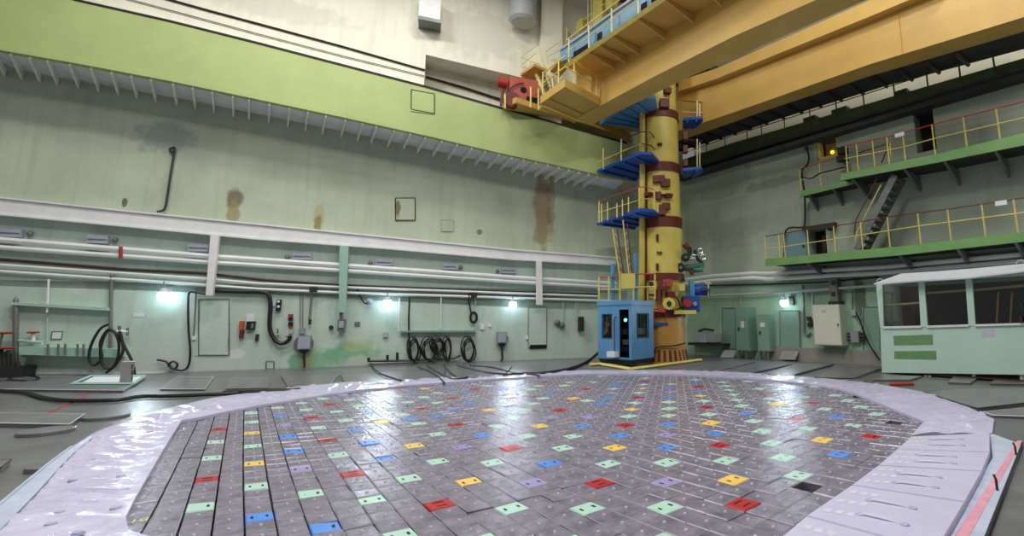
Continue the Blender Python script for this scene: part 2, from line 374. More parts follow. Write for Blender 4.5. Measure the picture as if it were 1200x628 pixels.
def block(mb, c, r, col, rnd):
    g = 0.009; gx = 0.032 if c < 4 else 0.014
    P = [cell(c-.5+gx, r-.5+g), cell(c+.5-gx, r-.5+g), cell(c+.5-gx, r+.5-g), cell(c-.5+gx, r+.5-g)]
    z = rnd.gauss(0, 0.004); tx, ty = rnd.gauss(0, .002), rnd.gauss(0, .002); q = sum(P)/4; k = 0.93
    hz = [z+tx*s+ty*t for s, t in ((-1, -1), (1, -1), (1, 1), (-1, 1))]
    bot = [p-(0, 0, 0.22) for p in P]; mid = [p+(0, 0, h-0.010) for p, h in zip(P, hz)]; top = [q+(p-q)*k+(0, 0, h) for p, h in zip(P, hz)]
    mb.add(bot+mid+top, [(i, (i+1) % 4, 4+(i+1) % 4, 4+i) for i in range(4)]+[(8, 9, 10, 11)], 0)
    kk = len(mb.v)-12; cm = 2 if col is None else 0
    for i in range(4): mb.f.append((kk+4+i, kk+4+(i+1) % 4, kk+8+(i+1) % 4, kk+8+i)); mb.m.append(cm)
    e1, e2 = (P[1]-P[0]), (P[3]-P[0]); q = q+(0, 0, z)
    if col is None:
        h = [q+0.075*(math.cos(a)*e1+math.sin(a)*e2)+(0, 0, 0.001) for a in [i*math.pi/3 for i in range(6)]]
        h2 = [q+0.048*(math.cos(a)*e1+math.sin(a)*e2)+(0, 0, 0.014) for a in [i*math.pi/3 for i in range(6)]]
        mb.add(h+h2, [(i, (i+1) % 6, 6+(i+1) % 6, 6+i) for i in range(6)]+[tuple(range(6, 12))], 1)
    else:
        if col == 'red': a, b, s, w, o = e2, e1, 0.21, 0.22, 0.05
        else: a, b, s, w, o = e1, e2, 0.27, 0.12, 0.05
        for sg in (-1, 1):
            m = q+sg*s*a+(0, 0, 0.0015); bb = [m-o*a-w*b, m+o*a-w*b, m+o*a+w*b, m-o*a+w*b]; mb.add(bb, [(0, 1, 2, 3)], 1)
cells = []
for c in range(-4, 51):
    for r in range(-20, 38):
        if (c, r) in HOLES: continue
        x, y = c*.25, r*.25
        d = (x-LT[0])*LA[2][0]+(y-LT[1])*LA[2][1]-LT[2]*LA[2][2]
        if d < 0.5: continue
        cs = [lattice_px((c+a)*.25, (r+b)*.25) for a, b in ((-.5, -.5), (.5, -.5), (.5, .5), (-.5, .5))]
        if not any(inside(RIM, u, v) for u, v in cs): continue
        u, v = lattice_px(x, y)
        if u < -60 or u > 1260 or v > 690: continue
        ar = 0.5*abs((cs[2][0]-cs[0][0])*(cs[3][1]-cs[1][1])-(cs[3][0]-cs[1][0])*(cs[2][1]-cs[0][1]))
        vis = 0 < u < 1200 and v < 628 and inside(RIM, u, v)
        cells.append((-(ar if vis else ar*1e-3), c, r))
cells.sort(); far = MB(); ng = 0
rnd = random.Random(3)
for a, c, r in cells:
    col = CODE.get(T.get((c, r)))
    if col:
        mb = MB(); block(mb, c, r, col, rnd); o = mb.build('coloured_block', ['block_'+col, 'hole_black'], lid, recalc=False); o['label'] = LAB[col]
    elif ng < 300:
        ng += 1; mb = MB(); block(mb, c, r, None, rnd); mb.build('lid_block', ['block_grey', 'stud', 'block_highlight'], lid, recalc=False)
    else: block(far, c, r, None, rnd)
o = far.build('distant_lid_blocks', ['block_grey', 'stud', 'block_highlight'], lid, recalc=False); o['kind'] = 'stuff'

# ------------------------------------------------------------------ white sheeting round the lid
from mathutils import noise
ring = thing('plastic_sheeting', 'wrinkled white plastic sheet laid around the block floor', 'sheeting', F(60, 560))
I = []; O = []
for k in range(len(SHEET)-1):
    a, b = SHEET[k], SHEET[k+1]; m = 26
    for i in range(m):
        t = i/m; I.append(F(a[0][0]+(b[0][0]-a[0][0])*t, a[0][1]+(b[0][1]-a[0][1])*t, 0.04)); O.append(F(a[1][0]+(b[1][0]-a[1][0])*t, a[1][1]+(b[1][1]-a[1][1])*t, 0.03))
I.append(F(*SHEET[-1][0], 0.04)); O.append(F(*SHEET[-1][1], 0.03))
K = 26; V = []; cum = [0.0]
for i in range(1, len(I)): cum.append(cum[-1]+np.linalg.norm(I[i]-I[i-1]))
for i, (p, q) in enumerate(zip(I, O)):
    for k in range(K+1):
        t = k/K; w = p+(q-p)*t; e = min(1, 5*t, 6*(1-t)+0.15)
        rad = w-cen; ang = math.atan2(rad[1], rad[0])*11
        h = 0.035*noise.noise(Vector((w[0]*0.9, w[1]*0.9, 0)))+0.035*abs(noise.noise(Vector((ang*2.2, np.linalg.norm(rad)*0.35, 3))))+0.014*noise.noise(Vector((w[0]*3.5, w[1]*3.5, 9)))
        sq = cum[i]+0.16*noise.noise(Vector((t*2.5, cum[i]*0.7, 5))); fr = (sq/0.42) % 1.0; h += 1.7*(0.026*max(0, 1-abs(fr-.5)*7)+0.012*noise.noise(Vector((t*3.0, sq*14, 1))))*(0.35+0.65*max(0, noise.noise(Vector((t*3, sq*1.3, 2)))+.4))
        V.append(w+(0, 0, max(-0.01, h*e+0.012)))
mb = MB(); mb.add(V, [(i*(K+1)+k, (i+1)*(K+1)+k, (i+1)*(K+1)+k+1, i*(K+1)+k+1) for i in range(len(I)-1) for k in range(K)])
nI = len(I); E0 = [V[i*(K+1)] for i in range(nI)]; E1 = [V[i*(K+1)+K] for i in range(nI)]
for E in (E0, E1): mb.add(E+[p-(0, 0, 0.05) for p in E], [(i, i+1, nI+i+1, nI+i) for i in range(nI-1)])
L_ = V[-(K+1):]; mb.add(L_+[p-(0, 0, .08) for p in L_], [(i, i+1, K+i+2, K+i+1) for i in range(K)])
s = mb.build('sheet', ['sheet'], ring, smooth=True)
# sheeting rolled up along the outer edge
for pts, r in (([(-30, 612), (0, 591), (30, 566), (62, 540), (84, 524)], 0.022),):
    mb = MB(); mb.tube(bez([F(u, v, 0.06) for u, v in pts], 8), r, 6); mb.build('rolled_edge', ['strip_blue'], ring, smooth=True)
for u, v, w in ((1150, 485, 0.1), (1128, 489, 0.1), (1135, 500, 0.1)):
    c = F(u, v, 0.05); mb = MB(); m = [c+(w, 0.0, 0), c+(0.2*w, 0.7*w, 0), c+(-w, 0.1*w, 0), c+(-0.1*w, -0.8*w, 0)]
    mb.add(m+[c+(0.1*w, 0.1*w, 0.5*w)], [(0, 1, 4), (1, 2, 4), (2, 3, 4), (3, 0, 4)]); mb.build('sheet_fold', ['sheet'], ring)
BS = [((-40, 622), (-25, 645)), ((0, 593), (13, 608)), ((32, 566), (43, 577)), ((62, 541), (71, 546)), ((84, 525), (90, 527)), ((106, 511), (109, 512))]
mb = MB(); A = [F(*a, .085) for a, b in BS]; B = [F(*b, .075) for a, b in BS]; n = len(A)
mb.add(A+B+[p-(0, 0, .08) for p in A], [f for i in range(n-1) for f in ((i, i+1, n+i+1, n+i), (2*n+i, 2*n+i+1, i+1, i))]); mb.build('bluish_overlap', ['strip_blue'], ring)
for u, v in ((112, 537), (100, 548), (142, 556.5), (146, 572), (110, 587), (136, 593), (71, 598), (86, 561), (150, 515), (128, 524), (170, 520), (176, 505), (92, 622), (60, 612), (240, 478), (330, 463), (425, 451)):
    c = F(u, v, .07); mb = MB(); mb.lathe(c, [(.045, -.025), (.036, -.006), (.02, .0), (0, .002)], 8); mb.build('covered_handle', ['covered'], ring, smooth=True)
# stepped panels on the right
pan = thing('ring_panels', 'pale lavender stepped cover panels beside the blocks, with a red line', 'cover panels', F(1060, 560))
SE = [((1068, 511), (1160, 507)), ((1051, 526), (1160, 530)), ((1029, 545), (1151, 552)), ((998, 568), (1131, 588)), ((945, 604), (1097, 645)), ((880, 660), (1050, 730))]
for k in range(len(SE)-1):
    (a, b), (c, d) = SE[k], SE[k+1]; g = 0.012
    P = [F(*a, 0.075), F(*b, 0.075), F(*d, 0.075), F(*c, 0.075)]
    P = [P[0]+(P[3]-P[0])*g, P[1]+(P[2]-P[1])*g, P[2]+(P[1]-P[2])*g, P[3]+(P[0]-P[3])*g]
    q = sum(P)/4; top = [q+(p-q)*0.985 for p in P]; mb = MB()
    bo = [p-(0, 0, 0.07) for p in P]; mi = [p-(0, 0, 0.012) for p in P]
    mb.add(bo+mi+top, [(i, (i+1) % 4, 4+(i+1) % 4, 4+i) for i in range(4)]+[(4+i, 4+(i+1) % 4, 8+(i+1) % 4, 8+i) for i in range(4)]+[(8, 9, 10, 11)])
    o = mb.build('cover_panel', ['sheet_panel'], pan)
    for t, s0, s1 in ((0.35, 0.25, 0.62), (0.72, 0.3, 0.66)):
        A = P[0]+(P[3]-P[0])*t; B = P[1]+(P[2]-P[1])*t; L0, L1 = A+(B-A)*s0, A+(B-A)*s1
        mb = MB(); mb.tube([L0+(0, 0, .002), L0+(L1-L0)*0.3+(0, 0, 0.014), L0+(L1-L0)*.7+(0, 0, 0.012), L1+(0, 0, .002)], [0.003, 0.011, 0.010, 0.003], 6); mb.build('sheet_ridge', ['ridge_white'], o, smooth=True)
        for L in (L0, L1):
            h = L+(B-A)/np.linalg.norm(B-A)*0.04; mb = MB(); mb.lathe(h, [(0.04, 0), (0.035, 0.008), (0.02, 0.014), (0, 0.014)], 8); mb.build('lifting_eye', ['covered'], o)
    for t in (0.2, 0.5, 0.8):
        A = P[0]+(P[3]-P[0])*t+(0, 0, 0.0015); dd = (P[1]-P[0])/np.linalg.norm(P[1]-P[0]); ee = (P[3]-P[0])/np.linalg.norm(P[3]-P[0])
        for s in (0.06, 0.15, 0.24):
            m = A+dd*s; mb = MB(); mb.add([m-ee*.05, m+dd*.06-ee*.05, m+dd*.06+ee*.05, m+ee*.05], [(0, 1, 2, 3)]); mb.build('cream_print', ['cream_mark'], o)
mb = MB(); ST = [((1160, 507), (1198, 521)), ((1163.5, 536), (1189, 548)), ((1106.6, 628), (1156, 628)), ((1072, 690), (1126, 690))]
T0 = [F(*a, 0.02) for a, b in ST]; T1 = [F(*b, 0.02) for a, b in ST]
for i in range(3): mb.hexa([p-(0, 0, .02) for p in (T0[i], T1[i], T1[i+1], T0[i+1])], [T0[i], T1[i], T1[i+1], T0[i+1]])
mb.build('outer_strip', ['strip_blue'], pan)
mb = MB(); RL = [(1195, 516, 3), (1176, 548, 4.5), (1149, 592, 6.5), (1127, 628, 9), (1098, 676, 12)]
for (u, v, w), (u2, v2, w2) in zip(RL, RL[1:]): mb.quad(F(u-w, v, .0225), F(u+w, v, .0225), F(u2+w2, v2, .0225), F(u2-w2, v2, .0225))
mb.build('red_line', ['red_paint'], pan)
mb = MB(); mb.tube([F(1198, 520, .03), F(1156, 628, .03), F(1126, 690, .03)], 0.013, 6); mb.build('edge_bar', ['dark_metal'], pan)
for u, v in ((1191, 535), (1169, 577)):
    mb = MB(); p = F(u, v); mb.tube([p, p+(0, 0, .12), p+(0.02, 0.02, .16)], .012, 6); mb.build('bent_pin', ['dark_metal'], pan)
# the numbered plate in the corner of the lid
def text(s, p, e, h, m, name, parent, up=None):
    cu = bpy.data.curves.new(name, 'FONT'); cu.body = s; cu.size = 1.0
    t = bpy.data.objects.new(name, cu); dg = bpy.context.evaluated_depsgraph_get(); COL.objects.link(t); dg.update()
    me = bpy.data.meshes.new_from_object(t.evaluated_get(dg)); bpy.data.objects.remove(t)
    e = vec(e)/np.linalg.norm(e); up = vec(up) if up is not None else np.cross((0, 0, 1.0), e)
    V = [vec(p)+h*(x.co[0]*e+x.co[1]*up) for x in me.vertices]; mb = MB(); mb.add(V, [tuple(q.vertices) for q in me.polygons]); return mb.build(name, [m], parent, recalc=False)
e = cell(2, -2)-cell(0, -2)
text('10', F(149, 613.5, 0.02), F(170, 610)-F(149, 613.5), 0.13, 'yellow_print', 'yellow_number', lid)

# ------------------------------------------------------------------ steel floor plates lying along the walls
def plate(px, h, name, label, group=None, m='plate_steel', em='plate_highlight', r=None):
    top = [F(u, v, h) for u, v in px]; q = sum(top)/len(top); t = thing(name, label, 'floor plate', (q[0], q[1], 0), group)
    mb = MB(); mb.hexa([p*(1, 1, 0)+(0, 0, 0.002) for p in top], top); mb.build('plate', [m], t)
    mb = MB(); n = len(top)
    for i in range(n): mb.tube([top[i]-(0, 0, .008), top[(i+1) % n]-(0, 0, .008)], .011, 4)
    mb.build('edge_line', [em], t)  # where pale, this line is a highlight painted on the plate's edge
    return t
plate([(-40, 455), (144, 457), (170, 442), (60, 440.5), (-40, 440)], .07, 'floor_plate', 'big grey floor plate under the white sheet at the far left wall', em='plate_highlight')
plate([(-60, 494), (81, 496.5), (99, 484.5), (-60, 483)], .08, 'floor_plate', 'grey raised floor plate with a bright edge left of the plastic sheet', em='plate_highlight')
plate([(-40, 553), (2, 546.5), (13, 538), (-40, 541)], .08, 'floor_plate', 'corner of a thick floor plate at the left border of the photo', em='dark_metal')
plate([(188, 455.5), (240, 455.5), (250, 441.5), (206, 441)], .05, 'floor_plate', 'grey plate with a highlighted rim left of the pair of small plates near the wall', em='plate_highlight')
plate([(265, 455), (314, 454), (316, 441), (272, 441)], .05, 'floor_plate', 'grey plate below the outlined wall panel at the left wall', em='mid_metal')
plate([(338, 452), (384, 451.5), (398, 438.5), (330, 439.5)], .05, 'floor_plate', 'grey plate in front of the grey box on a stand by the left wall', em='mid_metal')
plate([(404, 450), (451, 448.5), (430, 436), (400, 438)], .05, 'floor_plate', 'grey plate left of the hose rack at the left wall', em='mid_metal')
plate([(472, 446), (518, 445), (520, 433), (445, 436)], .05, 'floor_plate', 'grey plate under the hanging hose coils', em='mid_metal')
plate([(524, 445), (590, 439.5), (600, 428.5), (524, 432.5)], .05, 'floor_plate', 'grey plate right of the hose coils at the left wall', em='mid_metal')
plate([(840, 436.5), (880, 437), (932, 425.8), (893, 424.5)], .05, 'floor_plate', 'dark plate in front of the narrow green cabinets', em='dark_metal')
plate([(893, 438), (926, 440), (977, 426.5), (934, 425.3)], .06, 'floor_plate', 'dark plate with a bright reflection below the wall lamp at right', em='dark_metal')
plate([(955, 442), (1000, 443), (1036, 430), (980, 426.5)], .06, 'floor_plate', 'dark plate in front of the white wall cabinet', em='dark_metal')
plate([(800, 433.5), (836, 434.5), (884, 424), (850, 422)], .04, 'floor_plate', 'dark plate at the right foot of the yellow column', em='dark_metal')
plate([(1022, 444.5), (1066, 444.8), (1080, 440.5), (1034, 440)], .05, 'floor_plate', 'small plate under the left front corner of the mint hut', em='mid_metal')
plate([(1111, 447.5), (1137, 448.5), (1146, 442), (1117, 441.5)], .05, 'floor_plate', 'small plate under the middle of the mint hut', em='mid_metal')
plate([(1160, 449), (1215, 450), (1215, 443), (1168, 442.5)], .05, 'floor_plate', 'small plate under the right end of the mint hut', em='mid_metal')
plate([(1082, 459), (1145, 478), (1215, 470), (1215, 453.5), (1120, 455)], .07, 'floor_plate', 'large dark green plate with a thick corner in front of the mint hut', em='dark_metal')
plate([(1163, 486), (1220, 488), (1220, 476), (1152, 482)], .05, 'floor_plate', 'grey plate with a highlighted front edge at the right border', em='plate_highlight')
for u, v, w, lab in ((125, 486.5, 21, 'right-hand one of the two raised round covers'), (55, 503.5, 25, 'left-hand one of the two raised round covers'), (50, 546, 15, 'round cover half tucked under the plastic sheet')):
    c = F(u, v, 0.05); r = np.linalg.norm(F(u+w, v, 0.05)-c)*0.92; mb = MB(); mb.lathe(c*(1, 1, 0), [(r, 0.004), (r, 0.05), (r*0.94, 0.056), (0, 0.056)], 24)
    tag(mb.build('round_cover', ['plate_steel']), 'grey round floor cover, '+lab, 'floor cover')
for u, v, w, lab, m in ((1000, 445.5, 15, 'small round cover at the left end of the mint hut', 'plate_steel'), (849, 434.5, 7, 'small pale round cover on the sheet strip near the column', 'plate_steel')):
    c = F(u, v, .04); r = np.linalg.norm(F(u+w, v, .04)-c)*.9; mb = MB(); mb.lathe(c*(1, 1, 0), [(r, .002), (r, .04), (0, .042)], 20); tag(mb.build('round_cover', [m]), lab, 'floor cover')
mb = MB(); p = [F(1042, 450.2, .05), F(1071, 449.4, .05), F(1071, 447.5, .05), F(1042, 448, .05)]; mb.hexa([q*(1, 1, 0)+(0, 0, .004) for q in p], p); tag(mb.build('red_bar', ['red']), 'small red bar on the floor in front of the mint hut', 'bar')
# white sheet in a mint frame, with the grey box on it
t = thing('sheet_tray', 'white sheet in a mint frame on the plate by the left wall', 'tray', F(130, 447, .07))
mb = MB(); P = [F(96, 448.2, .085), F(157, 448.2, .085), F(167, 441.2, .085), (F(110, 441.2, .085))]; mb.hexa([p-(0, 0, .012) for p in P], P); mb.build('white_sheet', ['white_sign'], t)
Q = [F(84, 449.8, .09), F(156, 449.8, .09), F(169.5, 440.6, .09), F(106, 440.6, .09)]; mb = MB()
for i in range(4): mb.bar(Q[i], Q[(i+1) % 4], .06)
mb.build('frame', ['mint_paint'], t)
W = turned(149, 448, .09); mb = MB(); mb.pbox(W, 141.5, 424, 156.5, 447.6, -0.45, 0.0); o = mb.build('grey_case', ['grey_box']); tag(o, 'upright grey metal case standing on the white sheet', 'case')
for k in range(3):
    m2 = MB(); m2.pbox(W, 154.2, 427+k*7, 155.6, 432+k*7, 0, 0.012); m2.build('latch', ['dark_metal'], o)
# red survey line painted on the floor
mb = MB(); P = [F(u, v, .004) for u, v in ((103, 462), (77, 475), (50, 486), (26, 499))]
for a, b in zip(P, P[1:]):
    d = np.cross((0, 0, 1), (b-a)/np.linalg.norm(b-a))*.03; mb.quad(a-d, a+d, b+d, b-d)
mb.build('red_line', ['red'], floor)
# ------------------------------------------------------------------ left wall
SC = 19.70
st = lambda u, v, ra, cc, s: (WL.px(u, v), ra, cc, s)
STAINS = [
    st(275, 233, (.28, .38), (96, 72, 44), 0.75), st(274, 250, (.22, .5), (150, 138, 96), 0.8), st(372, 264, (.14, .4), (92, 66, 20), .8), st(373, 257, (.2, .7), (170, 158, 96), .5),
    st(466, 246, (.12, .45), (110, 84, 40), .8), st(635, 250, (.42, 2.1), (150, 128, 88), .8), st(646, 236, (.2, 1.6), (150, 120, 90), .6), st(146, 238, (.07, .16), (70, 60, 20), .8),
    st(193, 160, (.9, .6), (110, 130, 130), .5), st(348, 427, (.32, .35), (120, 184, 146), .9), st(376, 421, (.6, .4), (130, 190, 150), .8), st(410, 417, (.9, .55), (126, 188, 148), .9),
    st(420, 404, (.6, .25), (190, 200, 150), .6), st(360, 420, (.3, .6), (176, 178, 130), .6), st(200, 427, (2.6, .4), (205, 212, 206), .6), st(276, 415, (.3, .16), (222, 226, 226), .95), st(90, 337, (.3, .24), (214, 220, 216), .9),
    st(420, 427, (.7, .35), (214, 214, 200), .7), st(562, 272, (.14, .14), (60, 56, 50), .7)]
wall_mat('wall_green', (184, 196, 172), STAINS, rough=0.7); wall_mat('wall_mint', (194, 214, 198), STAINS, rough=0.65)
mb = MB(); mb.wbox(WL, -16, SC, 0, 18, -0.3, 0); structure(mb.build('wall_left', ['wall_green']))
mb = MB(); mb.wbox(WL, -16, SC, -.01, 3.2, 0, .006); mb.strip(WL, [(-60, 226), (0, 234), (300, 268), (600, 296), (735, 305)], [(-60, 330), (0, 335), (300, 345), (600, 360), (735, 365)], 0, .006); structure(mb.build('wall_left_lower', ['wall_mint']))
mb = MB(); mb.strip(WL, [(-60, 436.6), (200, 436.6), (335, 435), (430, 431)], [(-60, 438.5), (200, 438.5), (335, 437), (430, 432.5)], 0, .04); structure(mb.build('baseboard_left', ['white_paint']))

# runway beam of the crane: deep green face, soffit and ribs
TOP = [(-40, -34), (0, -24), (89, 0), (200, 25), (300, 50), (400, 76), (500, 102), (585, 126), (650, 144), (735, 168)]
BOT = [(-40, 48), (0, 58.6), (89, 74), (200, 95), (300, 116), (400, 137), (500, 159), (585, 179), (650, 193), (735, 212)]
SOF = [(0, 87), (100, 107), (200, 123), (300, 139), (400, 160), (500, 180), (585, 197), (650, 208), (700, 218), (720, 222)]
DB = 1.8
girder = thing('crane_runway_beam', 'long pale green crane runway beam high on the left wall with ribs beneath', 'crane beam', WL.p(0, 9.5, DB))
mb = MB(); mb.strip(WL, TOP, BOT, DB-.25, DB); mb.build('beam_web', ['green_band'], girder)
mb = MB(); mb.strip(WL, [(u, v-5.5) for u, v in BOT], BOT, DB-.02, DB+.05); mb.build('lower_flange', ['green_band'], girder)
mb = MB(); BF = [WL.px(u, v, DB-.02)+(0, 0, .04) for u, v in BOT]
mb2 = [p-WL.n*((p-WL.o)@WL.n)+(0, 0, 0) for p in BF]
mb.add(BF+mb2, [(i, i+1, len(BF)+i+1, len(BF)+i) for i in range(len(BF)-1)]); mb.build('soffit', ['soffit'], girder)
def interp(L, u):
    for (a, b), (c, d) in zip(L, L[1:]):
        if a <= u <= c: return b+(d-b)*(u-a)/(c-a)
    (a, b), (c, d) = L[-2:]; return b+(d-b)*(u-a)/(c-a)
RIBS = [-8, 13, 35, 56, 82, 107, 131, 154, 177, 203, 226, 249, 273, 292, 316, 339.5, 361, 382, 405, 425, 441.5, 462, 481, 498.5, 517.5, 536, 553, 569, 585, 600, 614, 628, 642, 655, 667, 679, 690, 701]
s_last = None
for u in RIBS:
    f0 = WL.px(u, interp(BOT, u)+1, DB-.04); u2 = u+(290-u)*.045; b0 = WL.px(u2, interp(SOF, max(0, u2)), .01); b0[2] = f0[2]-.03; w = WL.e*.03; h1, h2 = np.array([0, 0, .10]), np.array([0, 0, .16])
    mb = MB(); mb.hexa([f0-w-h1, f0+w-h1, b0+w-h2, b0-w-h2], [f0-w+(0, 0, .06), f0+w+(0, 0, .06), b0+w+(0, 0, .06), b0-w+(0, 0, .06)])
    mb.build('rib', ['rib_paint'], girder)
mb = MB(); mb.pbox(WL, 482, 105, 509, 132, DB, DB+.03); o = mb.build('cover_plate', ['green_band'], girder)
for a, b in (((482, 105), (509, 110)), ((509, 110), (509, 133)), ((509, 133), (482, 128)), ((482, 128), (482, 105))):
    q = MB(); q.bar(WL.px(*a, DB+.03), WL.px(*b, DB+.03), .03); q.build('plate_rim', ['dark_green'], o)
mb = MB(); mb.strip(WL, [(u, v-1.6) for u, v in TOP], [(u, v+.6) for u, v in TOP], DB-.3, DB+.03); mb.build('crane_rail', ['black_line'], girder)

# cream upper wall with its niche
DU = 1.25
a_n0, zn = WL.sz(499, 64, DU); a_n1 = WL.sz(640, 96, DU)[0]; zt = WL.sz(499, 64, DU)[1]; zt2 = WL.sz(590, 91, DU)[1]
wall_mat('cream_upper', (240, 238, 218), [(WL.px(330, 12, DU), (2.6, .5), (206, 204, 184), .5), (WL.px(560, 40, DU), (2.5, 1.2), (206, 204, 186), .5)], var=.05)
zb = 10.9
mb = MB(); mb.wbox(WL, -16, a_n0, zb, 18, .0, DU); mb.hexa([WL.p(a_n0, zt, 0), WL.p(SC, zt2-.5, 0), WL.p(SC, zt2-.5, DU), WL.p(a_n0, zt, DU)], [WL.p(a_n0, 18, 0), WL.p(SC, 18, 0), WL.p(SC, 18, DU), WL.p(a_n0, 18, DU)])
structure(mb.build('wall_left_upper', ['cream_upper']))
mb = MB(); mb.wbox(WL, a_n0, SC, zb, zt+.3, 0, .03); structure(mb.build('trim_5', ['cream_upper']))
mb = MB(); mb.strip(WL, [(95, -4), (200, 23), (300, 48), (400, 74), (498, 100)], [(95, 1), (200, 27), (300, 52), (400, 78), (498, 104)], DU, DU+.12); structure(mb.build('trim_1', ['cream_wall']))
for nm, pts, r in (('conductor_line', [(190, -3), (240, 11), (300, 27), (400, 54), (498, 82)], .035), ('thin_line', [(140, -4), (200, 12), (300, 39), (400, 65), (498, 89)], .018)):
    mb = MB(); mb.tube([WL.px(u, v, DU+.05) for u, v in pts], r, 6); tag(mb.build(nm, ['black_line' if r > .03 else 'mid_metal']), 'dark thick conductor line along the cream upper wall' if r > .03 else 'thin grey line below the dark conductor on the cream wall', 'cable')
mb = MB(); mb.tube([WL.px(u, v, .12) for u, v in [(499, 90), (545, 103), (588, 117)]], .05, 6); tag(mb.build('conductor_line', ['black_line']), 'dark conductor line running inside the wall niche', 'cable')
o = MB(); o.pbox(WL, 491, -6, 516.5, 22, DU, DU+.7); o = o.build('ventilation_box', ['white_paint']); tag(o, 'white box fixed to the cream upper wall near the top border', 'box')
mb = MB(); mb.pbox(WL, 490, 20.5, 517, 24.5, DU, DU+.75); mb.build('dark_bottom', ['mid_metal'], o)
# pilaster and round duct by the corner
mb = MB(); a0 = WL.sz(634, 40, 1.7)[0]; a1 = WL.sz(659, 40, 1.7)[0]; mb.wbox(WL, a0, a1, 10.5, 18, DU, 1.7); structure(mb.build('trim_2', ['concrete' if False else 'cream_wall']))
mb = MB(); mb.lathe(WL.p(a0-.9, 15.35, 1.9), [(.62, 2.6), (.62, 0), (.5, -.12), (0, -.12)], 20); tag(mb.build('round_duct', ['light_panel'], smooth=True), 'round grey duct end at the top border beside the pilaster', 'duct')

# white horizontal beam with its three hanging posts
BT = [(-30, 228), (0, 231), (150, 247), (300, 262), (450, 277), (600, 292), (722, 301.5)]; BB = [(-30, 248.5), (0, 251.5), (150, 265.5), (300, 280), (450, 291), (600, 304), (722, 310.5)]
beam = thing('wall_beam', 'long white painted beam running along the left wall below the stains', 'beam', WL.p(0, 5, .3))
mb = MB(); mb.strip(WL, BT, BB, 0, .35); mb.build('beam', ['white_paint'], beam)
mb = MB(); mb.strip(WL, [(u, v-.6) for u, v in BT], [(u, v+1.2) for u, v in BT], .3, .42); mb.build('upper_lip', ['white_paint'], beam)
mb = MB(); mb.strip(WL, [(u, v-1.4) for u, v in BB], [(u, v+.5) for u, v in BB], .3, .42); mb.build('lower_lip', ['white_paint'], beam)
for u0, u1, u2, u3, v0, v1, m in ((246.5, 256.5, 241, 249, 276, 346, 'white_paint'), (398, 408.5, 397, 405, 288, 366, 'mint_paint'), (628.5, 635, 629, 636, 306, 357, 'white_paint')):
    mb = MB(); d = .5; A = [WL.px(u0, v0, d), WL.px(u1, v0, d), WL.px(u3, v1, d), WL.px(u2, v1, d)]; mb.hexa([p-WL.n*.16 for p in A], A); mb.build('hanging_post', [m], beam)
# pipes
def pipe(nm, pts, r, d, m, label, cat='pipe', group=None, W=WL, n=8):
    mb = MB(); mb.tube([W.px(u, v, d) for u, v in pts], r, n); return tag(mb.build(nm, [m], smooth=True), label, cat, group)
pipe('wall_pipe', [(-30, 279), (0, 281), (240, 300), (400, 311), (600, 325), (722, 332.5)], .10, .22, 'pipe_white', 'upper of the two thick white pipes under the white beam')
pipe('wall_pipe', [(-30, 287.5), (0, 290), (240, 307), (400, 317), (600, 330), (722, 337)], .085, .22, 'pipe_white', 'lower of the two thick white pipes under the white beam')
pipe('wall_pipe', [(-30, 308.5), (0, 310.5), (240, 326.5), (300, 332), (400, 336.5), (600, 343.5), (700, 347)], .05, .12, 'pipe_white', 'upper of the two thin pale pipes above the wall lamps')
pipe('wall_pipe', [(-30, 316), (0, 318), (240, 334), (300, 338.5), (400, 343), (600, 349), (722, 353)], .055, .12, 'pipe_white', 'lower of the two thin pale pipes above the wall lamps')
pipe('wall_cable', [(-30, 302), (0, 304), (150, 316), (235, 320), (310, 328), (400, 334)], .05, .05, 'cable_brown', 'red brown cable bundle above the thin pipes at left', 'cable')
pipe('wall_cable', [(400, 334), (480, 337), (600, 342), (700, 345)], .045, .05, 'rubber', 'dark cable bundle above the thin pipes near the middle', 'cable')
pipe('pipe_clamp', [(141.5, 289), (141.5, 302.5)], .05, .36, 'red', 'small red clamp across the two thick white pipes', 'clamp')
# small unlit tube fittings above the pipes
for u0, u1, v0, v1, k, lab in ((-2, 23.5, 268, 277.5, 35, 'at the left border'), (101, 125.5, 275.5, 285, 135, 'second from the left border'), (220, 244, 286, 294.5, 0, 'just left of the white hanging post'), (343, 364.5, 296.5, 304, 336.5, 'just left of the mint hanging post'), (440, 460, 303.5, 311, 434, 'just right of the mint hanging post'), (519, 536, 309, 315.5, 540, 'second from the yellow column'), (588, 605, 313.5, 320, 583, 'nearest the yellow column')):
    t = thing('wall_light_fitting', 'small grey unlit light fitting above the thick pipes, '+lab, 'light fitting', WL.px((u0+u1)/2, v1, .1), 'unlit light fittings')
    mb = MB(); mb.pbox(WL, u0, v0, u1, v1, 0, .22); mb.build('housing', ['lamp_box'], t); mb = MB(); mb.pbox(WL, u0+1.2, (v0+v1)/2-.5, u1-1.2, (v0+v1)/2+.6, .22, .24); mb.build('groove', ['mid_metal'], t)
    if k:
        mb = MB(); mb.ball(WL.px(k, (v0+v1)/2+1, .1), .09); mb.build('junction', ['mid_metal'], t, smooth=True)
